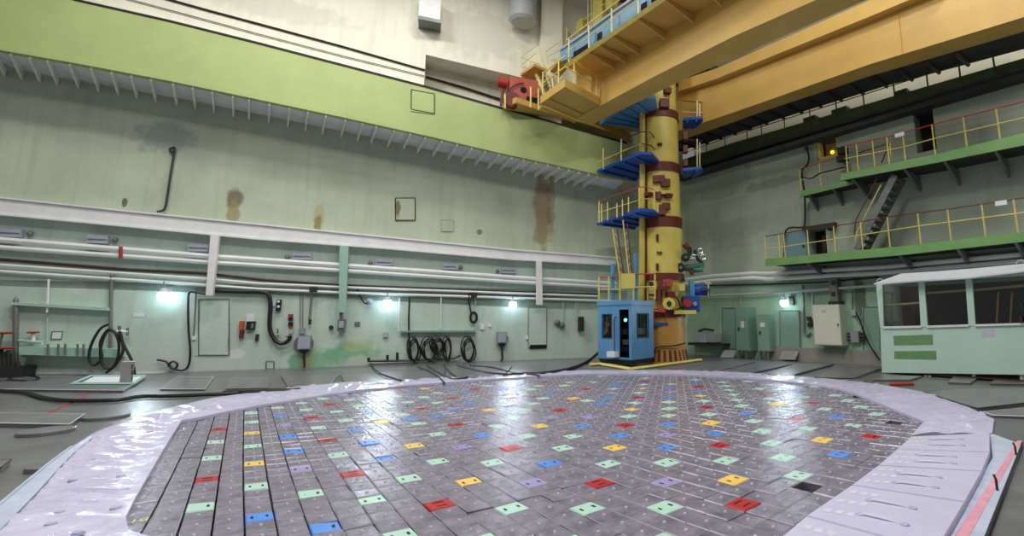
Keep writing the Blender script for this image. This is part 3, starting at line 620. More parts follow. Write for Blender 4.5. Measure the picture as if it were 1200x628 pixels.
# lit bulbs
def bulb(W, u, v, r, d, lab, power, top):
    p = W.px(u, v, d); t = thing('wall_lamp', lab, 'lamp', W.px(u, v, 0), 'lit wall lamps')
    mb = MB(); mb.ball(p, r, n=14, k=8); mb.build('bulb', ['bulb'], t, smooth=True)
    q = W.px(u, top, d*.5); mb = MB(); mb.tube([p+(0, 0, r), q, q-W.n*d*.45], .02, 6); mb.build('stem', ['mid_metal'], t)
    mb = MB(); mb.lathe(p+(0, 0, r*.7), [(r*.75, 0), (r*.6, r*.7), (r*.2, r*.8)], 12); mb.build('lamp_holder', ['white_paint'], t, smooth=True)
    d_ = bpy.data.lights.new('bulb_light', 'SPOT'); d_.energy = power; d_.color = (.72, .86, 1.0); d_.shadow_soft_size = r*.8; d_.spot_size = math.radians(165); d_.spot_blend = .6
    l = bpy.data.objects.new('bulb_light', d_); l.location = tuple(p+W.n*(r*1.9)); COL.objects.link(l)
    l.rotation_euler = Vector(W.n*1.0+np.array([0, 0, -.25])).to_track_quat('-Z', 'Y').to_euler()
bulb(WL, 192, 347, .19, .4, 'round lit bulb left of the white hanging post', 110, 330)
bulb(WL, 454, 356, .19, .4, 'round lit bulb in the middle of the left wall, right of the mint post', 170, 342)
bulb(WL, 601, 357, .17, .4, 'round lit bulb of the left wall nearest the yellow column', 170, 346)

# ---- equipment on the lower left wall
def wallbox(nm, rect, d, m, lab, cat, W=WL, parts=(), group=None):
    u0, v0, u1, v1 = rect; t = MB(); t.pbox(W, u0, v0, u1, v1, 0, d); o = t.build(nm, [m]); tag(o, lab, cat, group)
    for pn, r, pd, pm in parts:
        q = MB(); q.pbox(W, *r, d, d+pd); q.build(pn, [pm], o)
    return o
def hose(nm, px, r, d, lab, m='rubber', W=WL, cat='hose', n=6, group=None):
    P = [W.px(u, v, d) if len(q) == 2 else W.px(u, v, q[2]) for q in px for u, v in [q[:2]]]
    mb = MB(); mb.tube(bez(P, 5), r, n); return tag(mb.build(nm, [m], smooth=True), lab, cat, group)
def ellipse(u, v, a, b, t0=0, t1=360, n=14): return [(u+a*math.cos(math.radians(t0+(t1-t0)*i/n)), v+b*math.sin(math.radians(t0+(t1-t0)*i/n))) for i in range(n+1)]
# far left: standpipe, valves, shelves, gauges
o = MB(); o.tube([WL.px(18, 440, .2), WL.px(18.5, 352, .2), WL.px(19, 347, .2)], [.07, .07, .01], 8); tag(o.build('standpipe', ['mid_metal']), 'dark upright post with a pointed tip at the far left wall', 'post')
t = thing('pump_unit', 'dark pipework unit at the left border with red hand wheels', 'pump', F(8, 445))
for u, v0 in ((1, 408), (5, 412), (10, 410), (15, 414), (-4, 409), (21, 424)):
    mb = MB(); mb.tube([WL.px(u, 445, .6), WL.px(u, v0, .6)], .06, 6); mb.build('riser', ['dark_metal'], t)
mb = MB(); mb.pbox(WL, -12, 430, 24, 447, .1, .75); mb.build('manifold', ['dark_metal'], t)
for u, v in ((3, 390), (2, 408)):
    c = WL.px(u, v, .6); mb = MB(); mb.lathe(c, [(0, .02), (.22, .03), (.28, 0), (.22, -.03), (0, -.05)], 14); mb.build('hand_wheel', ['red'], t); mb = MB(); mb.tube([c, c-(0, 0, .5)], .03, 6); mb.build('spindle', ['mid_metal'], t)
t = thing('wall_valve', 'valve with a red hand wheel on a short white pipe at the far left', 'valve', WL.px(39, 402, .1))
c = WL.px(39, 389.5, .25); mb = MB(); mb.lathe(c, [(0, .02), (.12, .03), (.16, 0), (.12, -.03), (0, -.03)], 12); mb.build('hand_wheel', ['red'], t)
mb = MB(); mb.tube([c, WL.px(39, 400, .25)], .05, 8); mb.build('valve_body', ['white_paint'], t); mb = MB(); mb.tube([WL.px(22, 399, .25), WL.px(49, 401, .25), WL.px(49, 404, .25)], .05, 8); mb.build('pipe', ['pale_mint'], t)
wallbox('framed_sign', (59.5, 388, 73, 398), .03, 'mid_metal', 'small framed white sign on the far left wall', 'sign', parts=[('sign_face', (61, 389.3, 71.7, 396.8), .01, 'white_sign')])
wallbox('label_strip', (156, 367, 168, 371.5), .02, 'white_sign', 'narrow white label under the leftmost bulb', 'label')
t = MB(); t.strip(WL, [(10, 353.5), (126, 360.5)], [(10, 357), (126, 364)], 0, .28); o = tag(t.build('wall_shelf', ['pale_mint']), 'narrow pale shelf rail above the red valve at left', 'shelf')
pipe('drop_rod', [(57, 327), (56, 352), (55, 366)], .03, .2, 'pipe_white', 'thin white rod hanging from the pipes at left', 'rod')
pipe('drop_rod', [(55.5, 371), (55.5, 408)], .02, .1, 'pale_mint', 'thin pale pipe below the hanging rod at left', 'rod')
t = MB(); t.strip(WL, [(22, 406), (137, 409)], [(22, 415.5), (137, 419)], 0, .5); o = tag(t.build('wall_ledge', ['mint_paint']), 'green ledge with upright pins behind the hanging hose at left', 'ledge')
for u in (56.5, 68.5, 76.5, 91, 98):
    mb = MB(); mb.tube([WL.px(u, 416, .55), WL.px(u, 403, .55)], .03, 6); mb.build('pin', ['mid_metal'], o)
hose('hung_hose', [(127, 380), (117, 386), (107, 404), (104.5, 420), (110, 428), (119, 420), (117.5, 402), (125, 388), (132, 387), (139, 400), (138, 420), (130, 432), (120, 427), (118, 408), (126, 388), (138, 392), (147, 408), (155, 424), (158, 440)], .04, .66, 'black hose hung in long loops at the left wall')
hose('hung_hose', [(124, 437), (135, 428), (144, 412), (142, 394), (140, 388)], .04, .74, 'short black hose end crossing the long loops at left')
pipe('drop_pipe', [(131, 322), (130, 345), (129, 412)], .05, .12, 'mid_metal', 'dark vertical pipe behind the hung hose at left')
t = thing('tap', 'white water tap beside the hung hose at left', 'tap', WL.px(141, 389, .1)); mb = MB(); mb.tube([WL.px(137, 388, .2), WL.px(150, 389, .2)], .05, 8); mb.build('spout', ['white_paint'], t); mb = MB(); mb.tube([WL.px(140, 382, .2), WL.px(140, 390, .2)], .045, 8); mb.build('handle', ['mid_metal'], t); mb = MB(); mb.tube([WL.px(149.5, 384, .2), WL.px(149.5, 393, .2)], .04, 6); mb.build('cross_bar', ['mid_metal'], t)
mb = MB(); mb.tube(bez([F(u, v, .06) for u, v in ellipse(28, 444, 17, 3.2, 60, 420)]+[F(8, 447, .06), F(-10, 449, .06)], 4), .05, 6); tag(mb.build('coiled_hose', ['rubber'], smooth=True), 'flat loop of black hose on the floor at the left border', 'hose')
mb = MB(); mb.tube(bez([F(u, v, .055) for u, v in ((-20, 455.5), (5, 458), (30, 460), (52, 466), (75, 469), (105, 469.5), (138, 468.5), (165, 464.5), (200, 464), (260, 461.5), (300, 458), (335, 456.5))], 6), .045, 6); tag(mb.build('floor_cable', ['rubber'], smooth=True), 'thick black cable snaking over the floor plates at left', 'cable')
mb = MB(); mb.tube(bez([F(u, v, .06) for u, v in ((262, 460), (300, 459), (330, 457.5), (352, 456))], 5), .05, 6); tag(mb.build('floor_cable', ['rubber'], smooth=True), 'short black cable lying at the edge of the sheet near the small plates', 'cable')
# hose running down with a small loop
hose('wall_cable', [(300, 340), (275, 341), (252, 341), (244, 345), (230, 343), (222, 343), (220.5, 355), (221, 385), (223, 412), (221, 428), (214, 434), (203, 432), (198.5, 427), (203, 423.5), (208, 427), (205, 432), (199, 430), (195, 424), (184, 421.5)], .035, .15, 'thin dark cable dropping beside the white post to a small ring', cat='cable')
pipe('thin_conduit', [(230, 338), (229, 360), (227, 394)], .02, .05, 'mid_metal', 'thin conduit ending in a white switch beside the outlined wall panel', 'conduit')
wallbox('switch', (225, 393, 229.5, 398), .06, 'white_paint', 'small white switch left of the outlined wall panel', 'switch')
def panel(rect, lab, m='wall_mint', W=WL, rim='mid_metal', nm='wall_panel', d=.035):
    o = MB(); o.pbox(W, *rect, 0, d); o = tag(o.build(nm, [m]), lab, 'panel'); u0, v0, u1, v1 = rect
    for a, b in (((u0, v0), (u1, v0)), ((u1, v0), (u1, v1)), ((u1, v1), (u0, v1)), ((u0, v1), (u0, v0))):
        q = MB(); q.bar(W.px(*a, d), W.px(*b, d), .03); q.build('rim', [rim], o)
    return o
panel((233, 351, 268.5, 416), 'tall flush wall panel right of the leftmost bulb')
panel((463.5, 232, 486.5, 258), 'square flush panel with rust high on the left wall', m='wall_green', rim='dark_metal')
panel((517, 257.5, 531, 270.5), 'faint small square patch high on the left wall right of the rusty panel', m='wall_green', rim='wall_green')
panel((312, 423.5, 321, 432), 'small square cover low on the left wall')
o = panel((619, 360, 640.5, 407), 'tall flush door panel near the yellow column on the left wall'); q = MB(); q.pbox(WL, 621, 404, 640.5, 408.5, .035, .06); q.build('dark_sill', ['hole_black'], o)
hose('hanging_wire', [(205, 172.5), (200, 174), (199, 177), (203, 178), (205, 173), (204, 180), (200, 205), (196, 232), (194, 242), (191, 246.5), (184, 248)], .035, .1, 'dark wire with a hooked top hanging on the left wall above the white beam', m='dark_metal', cat='wire')
t = thing('intercom', 'black wall phone with a white plate left of the black hose', 'intercom', WL.px(293, 388)); mb = MB(); mb.pbox(WL, 289, 368, 298, 377, 0, .04); mb.build('plate', ['white_sign'], t); mb = MB(); mb.pbox(WL, 288.5, 376.5, 298, 386.5, 0, .18); mb.build('body', ['rubber'], t); mb = MB(); mb.pbox(WL, 294, 379, 297, 384.5, .18, .22); mb.build('handset', ['mid_metal'], t)
t = thing('handset', 'orange and dark red handheld device hung beside the wall phone', 'handset', WL.px(282.5, 397)); mb = MB(); mb.pbox(WL, 280, 376, 285, 386.5, 0, .14); mb.build('upper_half', ['orange'], t); mb = MB(); mb.pbox(WL, 280.3, 386.5, 284.8, 396.5, 0, .14); mb.build('lower_half', ['oxide_red'], t)
t = thing('signal_unit', 'black signal unit with two white lenses above the black hose', 'signal', WL.px(326, 364)); mb = MB(); mb.pbox(WL, 323.5, 351, 328.8, 364.5, 0, .15); mb.build('body', ['rubber'], t)
for v in (353.5, 359.5):
    mb = MB(); mb.ball(WL.px(326.2, v, .15), .055, n=10, k=6); mb.build('lens', ['white_sign'], t, smooth=True)
mb = MB(); mb.pbox(WL, 320, 354, 322.5, 359, 0, .04); mb.build('tag', ['white_sign'], t)
hose('thick_hose', [(252, 340.5), (285, 341.5), (308, 342), (315, 346), (317, 358), (316, 375), (317, 388), (323, 399), (331, 402.5), (338, 399), (340, 394)], .075, .16, 'thick black hose curving down to the wall connector')
t = thing('connector_panel', 'white connector board with black and red switches right of the signal unit', 'connector', WL.px(340, 393)); mb = MB(); mb.pbox(WL, 336, 369, 343.5, 393.5, 0, .05); mb.build('board', ['white_sign'], t)
for v0, v1, m in ((368, 371, 'red'), (372, 375.5, 'rubber'), (377.5, 382, 'rubber'), (382.5, 384, 'red'), (386, 391, 'light_panel')):
    mb = MB(); mb.pbox(WL, 337.5, v0, 343, v1, .05, .16); mb.build('switch', [m], t)
wallbox('small_meter', (299, 391.5, 302.5, 399.5), .12, 'dark_metal', 'small oval dark device below the wall phone', 'meter')
t = thing('tap', 'small wall tap between the hose and the outlined panel', 'tap', WL.px(325, 391)); mb = MB(); mb.tube([WL.px(322, 392, .1), WL.px(330, 392, .15)], .03, 6); mb.build('spout', ['pale_mint'], t); mb = MB(); mb.tube([WL.px(325.5, 385, .1), WL.px(325.5, 394, .1)], .03, 6); mb.build('stem', ['mid_metal'], t)
def gauge_box(rect, lab, ring_r, stem):
    u0, v0, u1, v1 = rect; uc, vc = (u0+u1)/2, (v0+v1)/2; t = thing('control_box', lab, 'control box', WL.px(uc, v1)); c = WL.px(uc, vc+1, .0)
    mb = MB(); mb.tube([c, c+WL.n*.12], ring_r, 20); mb.build('backing_ring', ['mid_metal'], t)
    mb = MB(); mb.pbox(WL, u0, v0, u1, v1, .1, .32); mb.build('box', ['grey_box'], t); mb = MB(); mb.pbox(WL, u0+1, v0+1, u1-1, v1-1, .32, .34); mb.build('lid', ['lamp_box'], t)
    mb = MB(); mb.tube([WL.px(uc, v1+1, .2), WL.px(uc, v1+4, .2)], [.2, .1], 8); mb.build('gland', ['dark_metal'], t)
    if stem:
        mb = MB(); mb.tube([WL.px(uc, v1+3, .15), WL.px(uc+.5, stem-3, .15), WL.px(uc-2, stem, .15)], .045, 6); mb.build('stem', ['cable_brown'], t)
    return t
gauge_box((348.5, 393.5, 364, 409.5), 'larger grey control box on a round backing with a brown stem to the floor', .33, 433)
gauge_box((582.5, 389, 594, 402), 'smaller grey control box near the bulb next to the yellow column', .25, 424)
wallbox('small_box', (350, 384.5, 357, 391), .12, 'grey_box', 'small grey box just above the larger control box', 'box')
for i, u in enumerate((352, 355)): pipe('thin_conduit', [(u, 342), (u-.3, 384)], .015, .06, 'mid_metal', ('left' if i == 0 else 'right')+' one of two thin conduits above the larger control box', 'conduit')
t = thing('chain_hoist', 'dark chain hoist with hook hanging from the thin pipes', 'hoist', WL.px(364, 382)); mb = MB(); mb.pbox(WL, 362.5, 336.5, 371, 342, .1, .3); mb.build('trolley', ['dark_metal'], t)
for k in range(9):
    mb = MB(); v = 343+k*3.6; mb.tube(bez([WL.px(u2, v2, .2) for u2, v2 in ellipse(365.5-k*.35, v+1.8, 1.0, 2.2, 0, 360, 8)], 2), .02, 5); mb.build('link', ['mid_metal'], t)
mb = MB(); mb.pbox(WL, 361.3, 374, 364, 380.5, .1, .25); mb.build('hook_block', ['dark_metal'], t)
t = thing('motor_unit', 'grey electrical unit under the mint hanging post', 'electrical unit', WL.px(400, 388)); mb = MB(); mb.pbox(WL, 395.5, 374, 404, 388, 0, .35); mb.build('body', ['mid_metal'], t); mb = MB(); mb.pbox(WL, 397, 376, 402.5, 384, .35, .4); mb.build('cover', ['lamp_box'], t); mb = MB(); mb.tube([WL.px(400, 366, .3), WL.px(400, 375, .3)], .07, 8); mb.build('neck', ['mid_metal'], t)
mb = MB(); mb.tube([WL.px(388, 383.5, .0), WL.px(388, 383.5, .12)], .08, 10); tag(mb.build('wall_plug', ['dark_metal']), 'small round dark plug left of the unit under the mint post', 'plug')
wallbox('name_plate', (415.5, 377, 422, 382.5), .03, 'mid_metal', 'small dark name plate left of the middle bulb', 'plate')
t = thing('floodlight', 'small unlit floodlight with a dark lead left of the middle bulb', 'lamp', WL.px(433, 358)); mb = MB(); mb.ball(WL.px(432.5, 353, .2), .13); mb.build('head', ['lamp_box'], t, smooth=True); mb = MB(); mb.tube(bez([WL.px(417, 334, .1), WL.px(421, 345, .1), WL.px(427, 355, .15), WL.px(432, 356, .2)], 5), .025, 6); mb.build('lead', ['rubber'], t)
# hose rack
t = MB(); t.strip(WL, [(469, 387.5), (557, 387)], [(469, 389.5), (557, 389)], 0, .25); tag(t.build('wall_shelf', ['cabinet_green']), 'thin green shelf above the row of hose coils', 'shelf')
pipe('rack_pipe', [(468, 349), (467.5, 372), (467, 388)], .03, .12, 'pipe_white', 'thin white upright pipe at the left end of the hose rack')
pipe('rack_pipe', [(480, 348), (479, 372), (479.5, 408), (479.5, 420)], .04, .16, 'dark_metal', 'dark upright pipe at the left of the hose coils')
pipe('rack_pipe', [(517, 348), (516.5, 366), (516, 385)], .025, .12, 'pipe_white', 'thin white rod above the green shelf of the hose rack')
pipe('rack_pipe', [(557, 348), (557.5, 390), (557.5, 425)], .02, .1, 'pale_mint', 'pale upright strip at the right end of the hose rack')
bar = thing('hose_rail', 'dark low rail with pegs behind the hose coils', 'rail', WL.px(490, 425, .2)); mb = MB(); mb.tube([WL.px(432, 423, .25), WL.px(478, 422.5, .25), WL.px(532, 420, .25), WL.px(540, 416, .25)], .05, 6); mb.build('rail', ['dark_metal'], bar)
for u, v in ((432, 419), (454, 416), (465.5, 413)):
    mb = MB(); mb.tube([WL.px(u, 424, .25), WL.px(u, v, .25)], .055, 6); mb.build('valve_peg', ['dark_metal'], bar)
mb = MB(); mb.wbox(WL, WL.sz(432, 428)[0], WL.sz(536, 424)[0], 0, WL.sz(480, 424)[1], 0, .2); mb.build('low_plinth', ['concrete'], bar)
COILS = [(484.5, 409.5, 6.5, 14, 2, 'leftmost coil of the black hoses on the rack'), (503, 409, 9, 14, 2, 'second coil of the hose rack from the left'), (512, 405, 7.5, 10, 3, 'dense dark middle coil of the hose rack'), (524, 409, 5, 14, 1, 'fourth coil, slim, next to the gap in the hose rack'), (548.5, 409.5, 7.5, 14.5, 2, 'rightmost coil hung apart on the hose rack')]
for u, v, a, b, nn, lab in COILS:
    pts = []
    for k in range(nn+2):
        pts += [(x+.5*math.sin(3*k+i), y, .22+.05*k) for i, (x, y) in enumerate(ellipse(u+1.1*k-1, v+1.0*k-1, a-(.9*k) % 2.2, b-(2.3*k) % 4.1, -90, 265, 12))]
    hose('hose_coil', pts, .026, .25, 'black hose, '+lab, group='hose coils')
hose('cable_loop', [(550, 344), (549.5, 352), (551, 361)]+ellipse(555, 372, 4.2, 6.5, -130, 230, 12)+ellipse(555, 372, 3.2, 5.2, -130, 230, 12), .035, .15, 'small cable loop hung right above the green shelf', cat='cable')
wallbox('wall_clip', (552, 343, 559, 349), .2, 'dark_metal', 'dark clamp on the thin pipe above the cable loop', 'clamp')
for i, P in enumerate(([(434, 424), (440, 433), (455, 441), (470, 446)], [(490, 430), (505, 436), (516, 444), (521, 449)], [(500, 428), (513, 436), (530, 444), (548, 442)], [(520, 428), (527, 436), (534, 441)], [(535, 428), (560, 434), (590, 438), (640, 437)], [(550, 428), (575, 430), (605, 437), (632, 440)])):
    mb = MB(); mb.tube(bez([F(u, v, .07) for u, v in P], 6), .026, 6)
    tag(mb.build('trailing_hose', ['rubber'], smooth=True), ['hose trailing from the left end of the rack rail', 'hose trailing forward from the left coils to the sheet', 'hose trailing right from under the middle coils', 'short hose trailing below the slim coil', 'long hose trailing right toward the column from the last coil', 'hose curling onto the sheet strip right of the rack'][i], 'hose', 'trailing hoses')
mb = MB(); mb.tube(bez([F(590, 440, .06), F(615, 438, .06), F(640, 437, .06), F(668, 432, .06), F(688, 424, .06), F(697, 417, .3), F(703, 412, .5)], 6), .06, 6); tag(mb.build('supply_cable', ['rubber'], smooth=True), 'thick black cable rising from the floor to the blue booth', 'cable')
wallbox('small_switch', (563, 379.5, 567.5, 386), .08, 'white_paint', 'small white switch left of the smaller control box', 'switch')
wallbox('small_switch', (572.5, 379.5, 575.5, 383), .06, 'white_paint', 'tiny white button above the smaller control box', 'switch')
wallbox('hose_bib', (449, 389, 454.5, 395), .1, 'light_panel', 'small pale fitting left of the hose rack under the middle bulb', 'fitting')
wallbox('switch', (615.5, 393.5, 619, 397.5), .06, 'white_paint', 'small white switch left of the tall door panel near the column', 'switch')
t = thing('wall_socket', 'pair of dark sockets with conduits right of the tall door panel', 'socket', WL.px(656, 382)); 
for u, v in ((653, 378), (658.5, 381)):
    mb = MB(); mb.ball(WL.px(u, v, .1), .14); mb.build('socket', ['mid_metal'], t, smooth=True)
mb = MB(); mb.tube([WL.px(660, 353, .08), WL.px(660, 378, .08)], .02, 6); mb.build('conduit', ['pale_mint'], t)
wallbox('dark_switchgear', (679, 371, 684.5, 388), .3, 'dark_metal', 'dark upright switch gear on the left wall nearest the booth', 'switch gear')
for i, u in enumerate((674.5, 677)): pipe('thin_conduit', [(u, 353), (u, 374)], .02, .08, 'pale_mint', ('left' if i == 0 else 'right')+' one of two thin conduits above the dark switch gear', 'conduit')
# ------------------------------------------------------------------ right wall with its openings
def wall_grid(W, s0, s1, z0, z1, holes, depth):
    S = sorted({s0, s1}|{h[0] for h in holes}|{h[1] for h in holes}); Z = sorted({z0, z1}|{h[2] for h in holes}|{h[3] for h in holes}); mb = MB()
    for a, b in zip(S, S[1:]):
        for c, d in zip(Z, Z[1:]):
            m, k = (a+b)/2, (c+d)/2
            if any(h[0] < m < h[1] and h[2] < k < h[3] for h in holes): continue
            mb.quad(W.p(a, c), W.p(b, c), W.p(b, d), W.p(a, d))
    for a, b, c, d in holes:
        P = [W.p(a, c), W.p(b, c), W.p(b, d), W.p(a, d)]; Q = [p-W.n*depth for p in P]
        for i in range(4): mb.quad(P[i], P[(i+1) % 4], Q[(i+1) % 4], Q[i])
        mb.add(Q, [(0, 1, 2, 3)], 1)
    return mb
def hole(W, u0, v0, u1, v1):
    um, vm = (u0+u1)/2, (v0+v1)/2; a, b = W.sz(u0, vm)[0], W.sz(u1, vm)[0]; c, d = W.sz(um, v1)[1], W.sz(um, v0)[1]; return (min(a, b), max(a, b), c, d)
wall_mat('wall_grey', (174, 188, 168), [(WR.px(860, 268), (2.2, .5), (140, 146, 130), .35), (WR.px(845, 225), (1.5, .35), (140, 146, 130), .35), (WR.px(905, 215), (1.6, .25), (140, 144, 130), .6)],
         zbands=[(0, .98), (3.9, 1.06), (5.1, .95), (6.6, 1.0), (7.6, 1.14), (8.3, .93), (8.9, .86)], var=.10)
wall_mat('wall_lower_right', (160, 192, 162), [(WR.px(968, 345), (.9, .5), (120, 140, 112), .5), (WR.px(1008, 350), (.25, 1.0), (70, 84, 66), .8)], var=.1)
H_door = hole(WR, 947, 268, 968.5, 298); H_win = hole(WR, 957, 157, 983, 186); H_tall = hole(WR, 1071.5, 119, 1095, 178)
ZTOP = 9.35
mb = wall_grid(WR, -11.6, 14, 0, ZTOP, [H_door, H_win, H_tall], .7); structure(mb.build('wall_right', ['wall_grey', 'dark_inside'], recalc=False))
mb = MB(); a, b = WR.sz(815, 340)[0], 12; z3 = 3.3; mb.wbox(WR, a-2.5, b, 0, z3, 0, .03); structure(mb.build('wall_right_lower', ['wall_lower_right']))
mb = MB(); mb.wbox(WR, -11.6, 14, ZTOP, 18, -1.6, -1.3); structure(mb.build('wall_right_upper', ['cream_wall']))
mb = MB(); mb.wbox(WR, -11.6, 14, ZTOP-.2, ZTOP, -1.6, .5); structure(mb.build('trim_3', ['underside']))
mb = MB(); mb.abox(-15, -11, 18, 21.2, 22.5, 18.2); structure(mb.build('ceiling', ['ceiling_dark']))
mb = MB(); mb.abox(15.2, 8.2, 13.9, 21, 13.2, 14.3); structure(mb.build('ceiling_low', ['ceiling_dark']))
# ledge under the crane: green fascia, railing
led = thing('crane_ledge', 'dark green ledge with a thin railing high on the right wall under the crane', 'ledge', WR.p(0, 9, .6))
LB_ = [(800, 199), (860, 179), (1000, 139), (1100, 109), (1200, 79), (1260, 61)]; LT_ = [(800, 187), (860, 167), (1000, 126.5), (1100, 97), (1200, 68), (1260, 51)]
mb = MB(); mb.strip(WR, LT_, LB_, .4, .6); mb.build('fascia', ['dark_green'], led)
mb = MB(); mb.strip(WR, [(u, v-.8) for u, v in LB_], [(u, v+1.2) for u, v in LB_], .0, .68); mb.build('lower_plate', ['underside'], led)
for u in (828, 850, 876, 893, 920, 950, 981, 1013, 1049, 1088, 1126, 1166, 1205):
    b0 = WR.px(u, interp(LT_, u)+6, .62); mb = MB(); mb.bar(b0, b0+(0, 0, 1.1), .04); mb.build('post', ['dark_green'], led)
for h in (.62, 1.1):
    mb = MB(); mb.tube([WR.px(u, v+6, .62)+(0, 0, h) for u, v in LT_], .022, 5); mb.build('rail', ['dark_green'], led)
for u, w in ((983, 18), (948, 14), (1055, 16)):
    mb = MB(); mb.pbox(WR, u-w/2, interp(LT_, u)-5, u+w/2, interp(LT_, u)+1, .1, .5); tag(mb.build('ledge_box', ['dark_green']), {983: 'pale green box on the ledge just right of the yellow framed window', 948: 'dark box on the ledge left of the yellow framed window', 1055: 'dark box on the ledge left of the tall opening'}[u], 'box')

# balconies
def balcony(name, lab, tops, bots, d, toprail, midrail, posts, mrail, brackets):
    t = thing(name, lab, 'balcony', WR.px(*bots[1], d))
    mb = MB(); mb.strip(WR, tops, bots, d-.06, d); mb.build('fascia', ['balcony_green'], t)
    mb = MB(); P = [WR.px(u, (v+w)/2, d-.06) for (u, v), (_, w) in zip(tops, bots)]; Q = [p-WR.n*((p-WR.o)@WR.n-.01) for p in P]
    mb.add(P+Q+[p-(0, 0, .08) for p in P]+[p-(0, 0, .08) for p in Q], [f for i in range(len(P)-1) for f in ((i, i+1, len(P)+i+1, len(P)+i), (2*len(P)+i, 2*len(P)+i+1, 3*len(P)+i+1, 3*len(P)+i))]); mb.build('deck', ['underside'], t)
    for u in posts:
        a = WR.px(u, interp(tops, u), d-.1); b_ = WR.px(u, interp(toprail, u), d-.1); b_ = a+(0, 0, b_[2]-a[2]); mb = MB(); mb.bar(a-(0, 0, .1), b_, .034); mb.build('post', ['yellow_rail'], t)
    mb = MB(); mb.tube([WR.px(u, v, d-.1) for u, v in toprail], .019, 6); mb.build('top_rail', [mrail], t)
    mb = MB(); mb.tube([WR.px(u, v, d-.1) for u, v in midrail], .019, 6); mb.build('middle_rail', ['yellow_rail'], t)
    for u in brackets:
        p = WR.px(u, interp(bots, u)+.5, d-.1); q = p-WR.n*((p-WR.o)@WR.n-.02); mb = MB(); mb.add([p, q, q-(0, 0, .55), p+WR.e*.07, q+WR.e*.07, q-(0, 0, .55)+WR.e*.07], [(0, 1, 2), (5, 4, 3), (0, 2, 5, 3), (0, 3, 4, 1), (1, 4, 5, 2)]); mb.build('bracket', ['mid_metal'], t)
    return t
low = balcony('balcony', 'lower green balcony with yellow railing along the right wall', [(897, 303.5), (1050, 289), (1200, 272), (1270, 264)], [(897, 312), (1050, 299.5), (1200, 283), (1270, 276)], 1.6,
        [(897, 277), (921, 273), (946, 269), (997, 262), (1041, 254), (1113, 244.7), (1153, 238.8), (1193, 232.7), (1260, 222)], [(897, 291.5), (921, 288.7), (1011, 275), (1077, 264.7), (1153, 255), (1200, 249), (1260, 241)],
        (897.5, 914, 920, 948, 979, 1011, 1043, 1079, 1114.5, 1155, 1193, 1240), 'oxide_red', (945, 1052, 1120, 1188))
up = balcony('balcony', 'upper green balcony with yellow railing and red handrail on the right wall', [(985, 203.5), (1100, 180), (1200, 155.5), (1270, 138)], [(985, 211.5), (1100, 190), (1200, 170), (1270, 155)], 1.6,
        [(990, 171), (1047, 159), (1096, 145), (1200, 119), (1260, 104)], [(990, 186), (1060, 172), (1096, 162), (1172, 144.5), (1200, 138), (1260, 124)], (993.5, 1006, 1025, 1042, 1061, 1096, 1133, 1172, 1215), 'red', (997, 1058, 1105, 1165))
side = balcony('balcony', 'short narrow green ledge at the left end of the upper balcony', [(938, 224), (994, 210.5), (1000, 209)], [(938, 230.5), (994, 217), (1000, 215.5)], .9, [(938, 198), (960, 191), (988, 183)], [(938, 211), (960, 205), (990, 198)], (938.5, 962), 'red', (946, 975))
for lab, (u0, v0, u1, v1) in (('small white sign on the railing of the lower balcony', (1166, 235, 1180, 240.5)), ('small white sign on the handrail of the upper balcony', (1048.5, 155.5, 1059.5, 160))):
    mb = MB(); mb.pbox(WR, u0, v0, u1, v1, 1.52, 1.55); tag(mb.build('rail_sign', ['white_sign']), lab, 'sign')
t = thing('hatch_rail', 'dark red guard rail round the stair hatch on the upper balcony', 'rail', WR.px(1007, 200, 1.1)); mb = MB(); mb.tube([WR.px(1006, 195, 1.0), WR.px(1006.5, 179, 1.0), WR.px(1042, 168, 1.0), WR.px(1033, 191, 1.0)], .028, 6); mb.build('rail', ['oxide_red'], t)
mb = MB(); mb.tube([WR.px(1043, 167, 1.0), WR.px(1044, 185, 1.0)], .03, 6); mb.build('post', ['yellow_rail'], t)
# yellow framed window, lamp inside, camera device
t = thing('yellow_window', 'yellow framed square opening with a lit yellow lamp on the upper right wall', 'window', WR.p(H_win[0], H_win[2]))
a, b, c, d = H_win
for r in ((a, b, c, c+.14), (a, b, d-.14, d), (a, a+.12, c, d), (b-.12, b, c, d)):
    mb = MB(); mb.wbox(WR, *r, -.3, -.05); mb.build('frame_bar', ['yellow_rail'], t)
mb = MB(); mb.wbox(WR, a+.1, b-.1, c+.1, d-.1, -.62, -.58); mb.build('back_board', ['tower_ochre'], t)
mb = MB(); mb.ball(WR.p(a+(b-a)*.5, c+(d-c)*.35, -.4), .08); mb.build('lamp', ['spot_glow'], t, smooth=True)
t = thing('camera_arm', 'black surveillance device on a jointed arm in front of the yellow window', 'camera', WR.px(985, 190, .5))
mb = MB(); mb.tube([WR.px(969, 170, .3), WR.px(978, 171, .5), WR.px(984, 178, .6), WR.px(988, 190, .6), WR.px(993, 196, .7)], .05, 6); mb.build('arm', ['mid_metal'], t)
for r in ((981, 172, 990, 180), (980, 182, 990, 188)):
    mb = MB(); mb.pbox(WR, *r, .5, .85); mb.build('camera_body', ['rubber'], t)
hose('wall_cable', [(945, 174), (948, 184), (946, 193), (940, 200), (941, 214), (943, 228), (943, 262), (939, 266.5), (921, 270), (919, 303)], .04, .2, 'dark cable running down from the upper ledge to the lower balcony', W=WR, cat='cable')
hose('wall_cable', [(938, 207), (950, 209), (962, 203), (990, 196)], .03, .95, 'dark cable slung along the short narrow ledge', W=WR, cat='cable')
mb = MB(); mb.ball(WR.px(945, 174, .2), .1); tag(mb.build('cable_gland', ['dark_metal'], smooth=True), 'small dark cable bulb at the top of the cable left of the yellow window', 'fitting')
